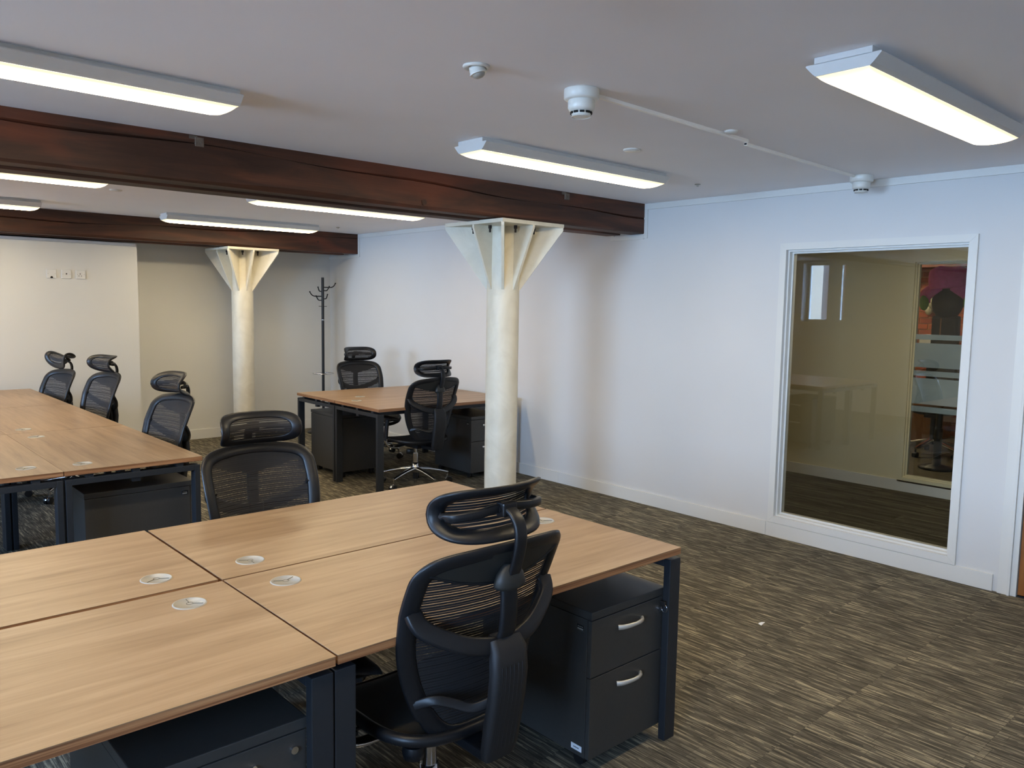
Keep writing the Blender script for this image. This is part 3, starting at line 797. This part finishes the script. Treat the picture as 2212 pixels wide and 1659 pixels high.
    tm = MB(); tm.sweep(path, 0.058, 0.017, (0, -1, 0), square=True, scale=[0.86, .97, 1, 1, 1, .97, .85])
    tail = tm.obj('spine_cover', M['black_rough'], t)
    rm = MB()
    for k in range(6):
        x = -0.036+0.0144*k
        rm = MB(); rm.sweep([(x, p[1]-0.0162, p[2]) for p in [(0, -.3535, .645)]+path[2:6]], 0.0026, 0.0014, (0, -1, 0), n=6)
        rm.obj('rib', M['black_rough'], tail)
    MB().sweep([(0, -.318, .715), (0, -.325, .60), (0, -.315, .48), (0, -.29, .385), (0, -.22, .362), (0, -.12, .365)], 0.034, 0.013, (0, -1, 0.2), square=True).obj('spine_arm', M['black_plastic'], t)
    for s_ in (-1, 1):
        MB().sweep(catmull([(s_*.03, -.320, .535), (s_*.075, -.295, .520), (s_*.12, -.262, .535), (s_*.16, -.235, .545), (s_*.195, yb(.2, .53)-.006, .528)], 4), 0.013, 0.006, (0, -1, 0.4), square=True).obj('lumbar_brace', M['black_plastic'], t)
    # headrest arm
    MB().lathe([(0.0, 0.0), (0.046, 0.0), (0.052, 0.010), (0.044, 0.036), (0.024, 0.062), (0.016, 0.066)], 24).obj('arm_socket', M['panel'], t, (0, -.352, .852)).scale = (1, 0.55, 1)
    MB().sweep(catmull([(0, -.358, .865), (0, -.380, .93), (0, -.392, .985), (0, -.384, 1.030), (0, -.356, 1.056), (0, -.325, 1.060)], 5), 0.018, 0.0065, (0, -1, 0.3), square=True).obj('headrest_arm', M['black_plastic'], t)
    # headrest
    HC = 1.052; HH = 0.058; HW = 0.163
    def hp(x, z): return V((x, -.286+0.045*(x/HW)**2-0.050*((z-HC)/HH)**2, z))
    rr = []
    for i in range(72):
        a = 2*PI*i/72; c, s_ = math.cos(a), math.sin(a); e = 0.52
        rr.append(hp(HW*math.copysign(abs(c)**(e*0.8), c), HC+HH*math.copysign(abs(s_)**e, s_)))
    rr = rr
    hf = MB(); hf.sweep(rr, 0.025, 0.0095, lambda p: V((.56*p.x/HW, -1, -1.6*(p.z-HC)/HH)), closed=True, n=10); hf = hf.obj('headrest_frame', M['black_plastic'], t)
    rows = []
    for j in range(11):
        q = -1+2*j/10; z = HC+HH*q*0.97; w = HW*(1-abs(q)**4*0.22)-0.006
        rows.append([hp(w*u, z) for u in [-1+2*i/10 for i in range(11)]])
    MB().grid(rows).obj('headrest_mesh', M['mesh'], hf)
    hb = MB(); hb.sweep(catmull([(-.158, -.262, HC-.004), (-.150, -.300, HC-.002), (-.09, -.325, HC+.004), (-.03, -.328, HC+.010), (.03, -.328, HC+.010), (.09, -.325, HC+.004), (.150, -.300, HC-.002), (.158, -.262, HC-.004)], 4), 0.011, 0.008, (0, -1, 0), square=True)
    hb.box(-.024, .024, -.352, -.318, HC-.012, HC+.026, .006); hb.cyl((-.027, -.335, HC+.008), (.027, -.335, HC+.008), .007)
    hb.obj('headrest_bracket', M['black_plastic'], hf)
    # arms
    for s_ in (-1, 1):
        br = MB(); br.sweep(catmull([(s_*.10, .00, .378), (s_*.20, -.01, .362), (s_*.27, .0, .366), (s_*.300, .01, .40), (s_*.302, .01, .44)], 4), 0.022, 0.007, (0, 0, 1) if False else (s_*0.5, 0, -1), square=True)
        ar = br.obj('arm_bracket', M['chrome'], t)
        po = MB(); po.sweep([(s_*.302, .01, .425), (s_*.300, .005, .52), (s_*.292, .0, .605)], 0.020, 0.012, (s_, 0, 0), square=True); po.obj('arm_post', M['black_plastic'], t)
        pad = MB(); pad.sweep(catmull([(s_*.290, -.115, .612), (s_*.288, -.10, .618), (s_*.286, 0, .622), (s_*.282, .10, .622), (s_*.276, .135, .612)], 3), 0.042, 0.013, (0, 0, 1), scale=None, n=14)
        pad.obj('armrest', M['black_rough'], t)
    return t
GC = 'black mesh office chairs'
ch = make_chair()
CH = [((1.375, 1.868, 0), 0, 0, 0, 'black mesh office chair nearest the camera, seen from behind at the front desk'),
      ((1.517, 3.060, 0), 180, -.025, 0, 'black mesh office chair facing the camera across the near desks'),
      ((1.535, 5.235, 0), 98, 0, -8, 'black mesh chair nearest the camera of the three along the long left table'),
      ((1.640, 7.110, 0), 100, 0, 10, 'black mesh chair in the middle of the three at the long left table'),
      ((1.520, 8.020, 0), 102, -.035, 48, 'black mesh chair closest to the wall sockets, headrest tipped to face upwards'),
      ((4.440, 7.060, 0), 178, 0, 0, 'black mesh chair between the coat stand and the far right desks'),
      ((4.030, 5.705, 0), 0, 0, 0, 'black mesh chair beside the nearer column, chrome star base fully in view')]
BASE = ('lift_foot', 'hub', 'base_leg', 'castor', 'gas_sleeve', 'gas_lift')
for k, (l, a, dz, tilt, lab) in enumerate(CH):
    o = place(ch, k == 0, l, math.radians(a), lab, GC)
    if dz or tilt:
        for c_ in o.children:
            nm = c_.name.split('.')[0]
            if nm not in BASE: c_.location.z += dz                      # seat height is adjustable
            if nm == 'headrest_frame' and tilt:
                pv = V((0, -.325, 1.060))
                c_.matrix_basis = Matrix.Translation(V((0, 0, dz))+pv) @ Matrix.Rotation(math.radians(tilt), 4, 'X') @ Matrix.Translation(-pv)

# ------------------------------------------------------------------ coat stand
cs = thing('coat_stand', 'slim black metal coat stand with hooks in the far corner', 'coat stand', (4.815, 8.76, 0))
m = MB(); m.cyl((0, 0, 0.03), (0, 0, 1.885), 0.0165, n=18); m.obj('pole', M['black_plastic'], cs)
m = MB(); m.lathe([(0, 0), (0.19, 0), (0.19, 0.012), (0.03, 0.03), (0, 0.03)], 36); m.obj('base', M['black_plastic'], cs)
for (z, L_, a) in ((1.768, .14, 0), (1.728, .065, 0), (1.66, .14, PI), (1.612, .065, PI), (1.72, .10, PI/2), (1.63, .10, -PI/2)):
    d = V((math.cos(a)*0.97, math.sin(a) - math.cos(a)*0.25, 0)).normalized()
    p_ = catmull([d*0.01+V((0, 0, z)), d*(L_*0.7)+V((0, 0, z)), d*(L_*.95)+V((0, 0, z+.016)), d*(L_+.015)+V((0, 0, z+.05))], 5)
    hk = MB(); hk.sweep(p_, 0.0065, 0.0065, (0.1, 0.3, 0.9), n=8); hk.ball(p_[-1], .009, .009, .009, 10, 6); hk.obj('hook', M['black_plastic'], cs)
m = MB(); m.lathe([(0.0165, 1.535), (0.048, 1.535), (0.048, 1.541), (0.0165, 1.541)], 24, close=False); m.obj('umbrella_collar', M['black_plastic'], cs)
m = MB(); m.lathe([(0.017, 1.37), (0.0175, 1.372), (0.0175, 1.378), (0.017, 1.38)], 18, close=False); m.obj('pole_joint', M['chrome'], cs)
m = MB(); rp = [(0.125*math.cos(a), 0.125*math.sin(a), 0.725) for a in [2*PI*i/32 for i in range(32)]]
m.sweep(rp, 0.005, 0.005, (0, 0, 1), closed=True, n=8)
for a in (0, 2*PI/3, 4*PI/3): m.cyl((0, 0, .725), (0.125*math.cos(a+.4), 0.125*math.sin(a+.4), .725), 0.004, n=8)
m.obj('umbrella_ring', M['chrome'], cs)

# ------------------------------------------------------------------ ceiling lights
def make_light(L=1.47):
    """local: x 0..L along, y centred, z 0 at the ceiling and down"""
    t = thing('batten_light', 'x', 'ceiling light')
    MB().box(0.004, L-0.004, -.094, .094, -.024, 0.0, 0.0015).obj('back_tray', M['fixture'], t)
    w = MB(); sec = [(-.123, -.025), (-.122, -.021), (.122, -.021), (.123, -.025), (.100, -.050), (.088, -.060), (-.088, -.060), (-.100, -.050)]
    w.grid([[V((x, y, z)) for y, z in sec] for x in (0.004, L-0.004)], False, True); w.obj('wing_body', M['fixture'], t)
    for x in (0.0, L-0.004):
        e = MB(); e.add([V((x, y, z)) for y, z in sec]+[V((x+.004, y, z)) for y, z in sec], [tuple(range(8)), tuple(range(15, 7, -1))]+[(i, (i+1) % 8, 8+(i+1) % 8, 8+i) for i in range(8)])
        e.box(x, x+.004, -.094, .094, -.022, -.001); e.obj('end_cap', M['fixture'], t)
    rows = []
    for x, k in ((0.004, .0), (0.012, .45), (0.03, .8), (0.06, 1.0), (L-0.06, 1.0), (L-0.03, .8), (L-0.012, .45), (L-0.004, 0)):
        rows.append([V((x, .088*u, -.0605-k*.024*math.sqrt(max(0, 1-u*u)))) for u in [-1, -.95, -.8, -.55, -.25, 0, .25, .55, .8, .95, 1]])
    MB().grid(rows).obj('diffuser', M['lens'], t)
    return t
GL = 'white batten ceiling lights'
lt = make_light()
LT = [((2.52, 1.255), 0.3, 'batten light over the clear floor before the internal window, largest in view'),
      ((2.56, 3.17), 0.3, 'batten light in front of the near beam, between column and smoke detectors'),
      ((-0.115, 3.175), 1.0, 'batten light cut by the left edge in front of the near beam'),
      ((2.67, 5.93), 0.3, 'batten light mostly hidden by the near beam, left of the nearer column'),
      ((0.07, 5.88), 0.3, 'batten light cut by the left edge just behind the near beam'),
      ((2.70, 7.96), -2.0, 'whole batten light in front of the far beam, above the farther column'),
      ((0.08, 7.86), 0.3, 'small batten light end at the left edge before the far beam'),
      ((-0.075, 1.24), 0.3, 'batten light above the front left desk, out of the frame')]
for k, (p_, a, lab) in enumerate(LT):
    lo_ = place(lt, k == 0, (p_[0], p_[1], CEIL), math.radians(a), lab, GL)
    if k in (3, 4, 5, 6): lo_.scale.x = 1.06          # the fittings of the second bay are a little longer

# ------------------------------------------------------------------ smoke detectors, sensors, conduit, sprinklers
def make_smoke():
    t = thing('smoke_detector', 'x', 'smoke detector')
    b_ = MB(); b_.lathe([(0, 0), (.066, 0), (.067, -.004), (.067, -.034), (.060, -.040), (0, -.040)], 36); b_.obj('sounder_base', M['white_plastic'], t)
    h = MB(); h.lathe([(.049, -.040), (.051, -.044), (.051, -.068), (.046, -.078), (.041, -.080), (.037, -.082), (.037, -.091), (.033, -.098), (.018, -.101), (0, -.101)], 36)
    hd_ = h.obj('detector_head', M['white_plastic'], t)
    for k in range(10):
        a = 2*PI*k/10
        MB().box(.0335, .0375+.004, -.0085, .0085, -.0905, -.0825, 0.001, Matrix.Rotation(a, 4, 'Z')).obj('vent', M['hole'], hd_)
    c_ = MB(); pts = [(.036*math.cos(a), .036*math.sin(a), -.100) for a in [2*PI*i/28 for i in range(28)]]; c_.sweep(pts, .0015, .0012, (0, 0, 1), closed=True, n=6); c_.obj('rim', M['white_plastic'], hd_)
    return t
sm = make_smoke()
place(sm, True, (2.275, 2.150, CEIL), 0.2, 'larger-looking white smoke detector at the left end of the ceiling conduit', 'white smoke detectors on the ceiling')
place(sm, False, (4.875, 2.265, CEIL), 0.4, 'white smoke detector at the conduit end close to the right wall', 'white smoke detectors on the ceiling')
def conduit(p0_, p1_, label):
    p0_, p1_ = V(p0_), V(p1_); d = p1_-p0_; L_ = d.length; a = math.atan2(d.y, d.x)
    t = thing('cable_trunking', label, 'cable trunking', (p0_.x, p0_.y, CEIL), a, 'white cable trunking on the ceiling')
    MB().box(0, L_, -.008, .008, -.012, 0, .0015).obj('channel', M['trunking'], t)
    MB().box(0.0, L_, -.0088, .0088, -.0135, -.010, .001).obj('cover', M['trunking'], t)
    return t
ca = conduit((2.33, 2.152), (3.485, 2.19), 'white cable trunking leading right from the larger-looking smoke detector')
cb = conduit((3.545, 2.236), (4.82, 2.285), 'white cable trunking with an open dark end, leading to the wall-side detector')
MB().box(-.002, 0.0005, -.006, .006, -.011, -.002).obj('open_end', M['hole'], cb)
# presence sensor
ps = thing('presence_sensor', 'white round ceiling presence sensor with tilted eyeball', 'sensor', (1.80, 2.20, CEIL))
MB().lathe([(0, 0), (.046, 0), (.047, -.004), (.041, -.010), (.036, -.009), (.034, -.004), (0, -.004)], 32).obj('bezel', M['white_plastic'], ps)
eb = MB(); eb.lathe([(0.0, 0.004), (.026, 0.004), (.028, -.010), (.028, -.022), (.030, -.024), (.030, -.028), (.024, -.028), (0, -.028)], 24)
e_ = eb.obj('eyeball', M['white_plastic'], ps); e_.rotation_euler = (math.radians(-10), math.radians(-14), 0)
ln = MB(); ln.lathe([(.023, -.028), (.020, -.036), (.012, -.041), (0, -.043)], 20); ln.obj('sensor_lens', M['grommet'], e_)
def disc(x, y, r, name, label, cat, grp):
    m_ = MB(); m_.lathe([(0, 0), (r, 0), (r, -.004), (r*.85, -.009), (0, -.0095)], 30)
    return tag(m_.obj(name, M['white_plastic'], None, (x, y, CEIL)), label, cat, grp)
disc(3.302, 2.754, .045, 'blanking_plate', 'flat white round ceiling plate in the open between the batten and the trunking', 'ceiling plate', 'round white ceiling plates')
disc(3.268, 2.142, .032, 'blanking_plate', 'small flat white round plate tucked behind the ceiling trunking', 'ceiling plate', 'round white ceiling plates')
disc(1.884, 6.566, .045, 'blanking_plate', 'flat white round ceiling plate seen under the near beam, far left', 'ceiling plate', 'round white ceiling plates')
def sprinkler(x, y, label):
    t = thing('sprinkler_head', label, 'sprinkler', (x, y, CEIL), 0, 'small ceiling sprinkler heads')
    MB().lathe([(0, 0), (.020, 0), (.019, -.004), (.012, -.005), (0, -.005)], 20).obj('collar', M['grommet'], t)
    MB().lathe([(0, -.004), (.006, -.005), (.006, -.014), (.010, -.016), (0, -.018)], 14).obj('deflector', M['white_plastic'], t)
sprinkler(4.507, 3.19, 'tiny sprinkler head in front of the near beam, by the right wall')
sprinkler(4.513, 7.865, 'tiny sprinkler head just before the far beam')

# ------------------------------------------------------------------ wall plates on the boxed wall
def plate(x, z, label, kind):
    t = thing('wall_plate', label, 'socket', (x, BXF, z), 0, 'white wall plates beside each other')
    MB().box(-.043, .043, -.009, 0, -.043, .043, .004).obj('faceplate', M['trim'], t)
    for s_ in (-1, 1): MB().cyl((s_*.030, -.0095, 0), (s_*.030, -.008, 0), .003, n=10).obj('screw', M['grommet'], t)
    h = MB()
    if kind == 0:
        pts = [(-.011+.0, -.043), (.011, -.043)]+[(.011*math.cos(q), -.036+.013*math.sin(q)) for q in [PI*i/8 for i in range(9)]]
        h.prism(pts, -.0098, -.008, Matrix(((1, 0, 0, 0), (0, 0, 1, 0), (0, 1, 0, 0), (0, 0, 0, 1))))
    elif kind == 1: h.cyl((0, -.0098, .003), (0, -.008, .003), .0065, n=16)
    else:
        h.box(-.003-.006, .003-.006, -.0098, -.008, .0, .012); h.box(-.021, -.012, -.0098, -.008, -.017, -.012); h.box(-.0, .009, -.0098, -.008, -.017, -.012)
    h.obj('opening', M['hole'], t)
    if kind == 2: MB().box(.016, .032, -.011, -.009, .012, .028, .001).obj('rocker_switch', M['white_plastic'], t)
plate(1.897, 1.818, 'white wall plate with a cable notch at its lower edge', 0)
plate(2.025, 1.818, 'white wall plate with one round outlet in the middle', 1)
plate(2.151, 1.818, 'white three-pin power socket at the right of the row', 2)

# ------------------------------------------------------------------ room behind the internal window
BX = 7.29; BW = 0.1
b_ = MB(); b_.box(WX+0.16, BX+0.1, -0.6, 6.0, -0.08, -0.006); f2 = struct(b_.obj('floor_back_room', M['slab']))
rr_ = random.Random(2)
for i in range(9):
    for j in range(6):
        x0_, y0_ = WX+0.16+i*0.25, -0.5+j*1.0+(0.5 if i % 2 else 0)
        if y0_ > 5.9: continue
        MB().box(.0006, .2494, .0006, .999, -.006, 0).obj('carpet_plank', M['carpet2'], f2, (x0_, y0_, 0))
struct(MB().box(WX+0.2, 12.6, -0.7, 6.1, CEIL, CEIL+0.1).obj('ceiling_back_room', M['ceiling']))
IY0, IY1, IZ0, IZ1 = 1.3, 2.865, 0.125, 2.02
b_ = MB()
for y0, y1, z0, z1 in ((-0.7, IY0, 0, CEIL), (IY0, IY1, 0, IZ0), (IY0, IY1, IZ1, CEIL), (IY1, 6.1, 0, CEIL)): b_.box(BX, BX+BW, y0, y1, z0, z1)
struct(b_.obj('wall_back_room', M['wall_back_room']))
struct(MB().box(WX+0.16, BX, 6.0, 6.1, 0, CEIL).obj('wall_back_room_far', M['wall_back_room']))
struct(MB().box(WX+0.11, BX+0.1, -0.7, -0.6, 0, CEIL).obj('wall_back_room_near', M['wall_back_room']))
struct(MB().box(BX-0.014, BX, -0.6, 6.0, 0, 0.10, .001).obj('baseboard_back_room', M['trim']))
iw = MB(); mitred(iw, IY0, IY1, IZ0, IZ1, 0.04, -0.014, 0)
iwo = struct(iw.obj('window_6', M['wall_back_room'], None, (BX, 0, 0)))
g = MB()
for (d0, d1, w_) in ((0.01, 0.04, 0.01), (0.04, 0.08, 0.02)):
    g.box(d0, d1, IY0, IY0+w_, IZ0, IZ1); g.box(d0, d1, IY1-w_, IY1, IZ0, IZ1); g.box(d0, d1, IY0+w_, IY1-w_, IZ0, IZ0+w_); g.box(d0, d1, IY0+w_, IY1-w_, IZ1-w_, IZ1)
g.obj('window_frame', M['wall_back_room'], iwo)
MB().box(.05, .056, IY0+.02, IY1-.02, IZ0+.02, IZ1-.02).obj('pane', M['glass_out'], iwo)
for z0, z1 in ((1.352, 1.397), (1.11, 1.322), (1.035, 1.081), (0.788, 1.016), (0.719, 0.768)):
    MB().box(.0475, .0492, IY0+.02, IY1-.02, z0, z1).obj('frosted_band', M['frost'], iwo)
# ceiling light in the back room
lb = place(lt, False, (5.9, 1.30, CEIL), PI/2, 'batten light of the room behind the internal window, a sliver in view', GL)
lb5 = place(lt, False, (10.2, 3.4, CEIL), PI/2, 'unseen batten light added to brighten the brick room, close to the bricks', GL)  # unseen extra lamp, added to brighten the bricks and the hat
lb2 = place(lt, False, (9.3, 4.2, CEIL), PI/2, 'unseen batten light added to light the brick room beyond both windows', GL)  # unseen as well, put in to light the brick room
# third room: floor, brick wall
f3 = struct(MB().box(BX+0.1, 12.6, -0.7, 6.1, -0.08, 0.0).obj('floor_brick_room', M['carpet_back']))
struct(MB().box(BX+0.1, 12.6, -0.8, -0.7, 0, CEIL).obj('wall_brick_room_near', M['wall_back_room']))
struct(MB().box(BX+0.1, 12.6, 6.1, 6.2, 0, CEIL).obj('wall_brick_room_far', M['wall_back_room']))
KX = 11.0
bw = struct(MB().box(KX, KX+0.15, -0.7, 6.1, 0, CEIL).obj('wall_brick', M['mortar']))
brick_me = MB().box(-.012, .012, .001, .205, .001, .064, .003).mesh('brick', M['brick'])
br_rest = MB(); nb = 0
for r_ in range(32):
    z = 0.02+r_*0.075
    if z+0.065 > CEIL: break
    for c_ in range(-4, 30):
        y = c_*0.217+(0.108 if r_ % 2 else 0)
        if y < -0.65 or y > 5.85: continue
        if 3.15 < y < 4.75 and 0.55 < z and nb < 290:
            o = bpy.data.objects.new('brick', brick_me); COL.objects.link(o); o.parent = bw; o.location = (KX-.004, y, z); nb += 1
        else: br_rest.box(KX-.016, KX+.008, y+.001, y+.205, z+.001, z+.064)
tag(br_rest.obj('bricks_beyond', M['brick'], bw), kind='stuff')
bmx = MB().box(10.55, KX, -0.6, 6.1, CEIL-0.26, CEIL, .004)
tag(bmx.obj('timber_beam', M['beam']), 'dark beam over the brick room, seen through both windows', 'beam', kind='structure')
# draughting chair with foot ring behind the inner window
dc = thing('drafting_chair', 'tall black drafting chair seen through both windows, generic pink plush hat on its headrest', 'chair', (8.62, 3.06, 0))
m = MB(); m.cyl((0, 0, .10), (0, 0, .80), .030, n=18); m.cyl((0, 0, .10), (0, 0, .42), .038, n=18); m.obj('gas_lift', M['black_plastic'], dc)
m = MB(); m.lathe([(0, .0), (.16, .0), (.17, .012), (.15, .028), (.045, .05), (.04, .11), (0, .11)], 30); m.obj('foot_plate', M['black_plastic'], dc)
m = MB(); m.ball((0, 0, .84), .25, .25, .07, 20, 8); m.box(-.06, .06, -.1, .1, .74, .80, .01); m.obj('seat', M['black_rough'], dc)
m = MB(); m.box(-.045, .045, -.13, .13, .88, 1.56, .035); m.obj('backrest', M['black_rough'], dc)
m = MB()
rows = []
for j in range(13):
    q = j/12; z = 1.50+0.36*q; w = 0.175*math.sin(PI*(0.16+0.84*(1-q)))**0.6*(1-0.25*q)
    rows.append([V((0.55*w*math.cos(a), w*math.sin(a), z)) for a in [2*PI*i/20 for i in range(20)]])
m.grid(rows, True, True); m.add(rows[0], [tuple(range(20))]); m.add(rows[-1], [tuple(range(20))]); m.obj('headrest', M['black_rough'], dc)
m = MB(); m.box(-.0475, -.0445, .028, .040, 1.36, 1.53); m.obj('back_slot', M['box_wood'], dc)
hat = thing('plush_stand_in', 'generic pink plush hat with green lining, stand-in for a plush item, on the black headrest behind glass', 'hat', (8.62, 3.06, 0))  # generic hat shape built in place of a purple plush item
m = MB(); rows = []
for j in range(12):
    q = j/11; z = 1.83+0.21*q; w = 0.19*(1-max(0, q-0.78)**2*9)*(0.93+0.1*math.sin(PI*q))
    rows.append([V((0.75*w*math.cos(a), w*math.sin(a)+0.01*math.sin(3*a), z+0.012*math.sin(2*a+q*3))) for a in [2*PI*i/24 for i in range(24)]])
m.grid(rows, True, True); m.add(rows[-1], [tuple(range(24))]); m.add(rows[0], [tuple(range(24))]); m.obj('crown', M['plush_pink'], hat)
for s_ in (-1, 1):
    m = MB(); m.sweep(catmull([(-.03, s_*.05, 1.845), (-.04, s_*.14, 1.81), (-.03, s_*.205, 1.75), (-.02, s_*.215, 1.69)], 5), .062, .040, (-1, 0, 0), n=12, scale=None); m.obj('ear_flap', M['plush_pink'], hat)
    m = MB(); m.ball((-.045, s_*.205, 1.69), .045, .045, .085, 14, 8); m.obj('lining', M['plush_green'], hat)
# five-star chair base behind
oc = thing('office_chair', 'dark office chair with polished star base in the brick room', 'chair', (9.45, 3.42, 0))
for k in range(5):
    a = k*2*PI/5+0.5; d = V((math.cos(a), math.sin(a), 0))
    m = MB(); m.sweep([d*.02+V((0, 0, .17)), d*.18+V((0, 0, .13)), d*.33+V((0, 0, .10))], .024, .016, (0, 0, 1), square=True, scale=[1.2, 1, .7]); m.obj('base_leg', M['chrome'], oc)
    m = MB(); sd = V((-d.y, d.x, 0)); c0 = d*.33+V((0, 0, .03)); m.cyl(c0-sd*.025, c0+sd*.025, .03, n=18); m.cyl(c0, c0+V((0, 0, .06)), .01, n=8); m.obj('castor', M['rubber'], oc)
m = MB(); m.cyl((0, 0, .12), (0, 0, .46), .027, n=16); m.obj('gas_lift', M['black_plastic'], oc)
m = MB(); m.ball((0, 0, .50), .27, .27, .055, 20, 8); m.box(-.09, .09, -.07, .07, .42, .47, .01); m.obj('seat', M['black_rough'], oc)
m = MB(); m.box(.22, .28, -.2, .2, .55, 1.0, .025); m.obj('backrest', M['black_rough'], oc)
tag(MB().box(10.30, 10.97, 3.75, 4.9, 0, .62, .004).obj('low_cabinet', M['box_wood']), 'low tan cabinet against the brick wall through both windows', 'cabinet')
tb = thing('brick_room_desk', 'desk with papers behind the pink hat chair in the brick room', 'desk', (9.9, 3.55, 0))
MB().box(-.35, .35, -.7, .9, 1.14, 1.17, .002).obj('tabletop', M['white_plastic'], tb)
for x_ in (-.3, .3):
    for y_ in (-.65, .85): MB().box(x_-.02, x_+.02, y_-.02, y_+.02, 0, 1.14).obj('leg', M['metal_dark'], tb)
tag(MB().box(9.75, 9.97, 3.50, 3.74, 1.17, 1.33, .004).obj('document_box', M['paper']), 'white document box on the brick room desk', 'box')
gt = thing('plush_toy', 'grey plush toy hanging on the brick wall behind glass', 'soft toy', (10.9, 3.98, 1.72))
m = MB(); m.ball((0, 0, 0), .07, .17, .10, 16, 8); m.obj('body', M['plush_grey'], gt)
for q in (-.11, .0, .11): MB().ball((0, q, -.10), .05, .045, .07, 12, 6).obj('leg', M['plush_grey'], gt)

# ------------------------------------------------------------------ outside, seen only mirrored in the internal window
def house(x, y0, y1, h, mat, label):
    t = thing('apartment_building', label, 'building', (x, y0, 0), 0, 'buildings across the street')
    MB().box(-4, 0, 0, y1-y0, -8, h).obj('facade', mat, t)
    nf = int((h+6)/3)
    for i_ in range(int((y1-y0)/3.0)):
        for j_ in range(nf):
            fr_ = MB().box(-.02, .06, 0, 1.3, 0, 1.5).obj('window', M['ext_pale'], t, (0, 0.8+i_*3.0, -6+j_*3.0+0.8))
            MB().box(.05, .07, .08, 1.22, .08, 1.42).obj('pane', M['ext_glass'], fr_)
house(-16, 11.3, 13.1, 5.0, M['ext_brick'], 'orange brick building mirrored faintly in the internal window')
house(-16, 13.87, 24, 10, M['ext_pale'], 'pale flat block mirrored faintly in the internal window')
struct(MB().box(-60, 40, -60, 60, -8.2, -8).obj('ground', M['ext_pale']))

# small scrap lying on the carpet
sc_ = MB(); sc_.add([(0, 0, .001), (.022, .010, .010), (.018, .026, .001), (.040, .002, .008), (.004, .018, .003)], [(0, 1, 2), (0, 3, 1), (0, 2, 4)])
so = sc_.obj('paper_scrap', M['paper'], None, (3.57, 2.04, 0.0)); tag(so, 'tiny pale folded scrap lying on the open striped carpet', 'scrap')
so.modifiers.new('thickness', 'SOLIDIFY').thickness = 0.0006
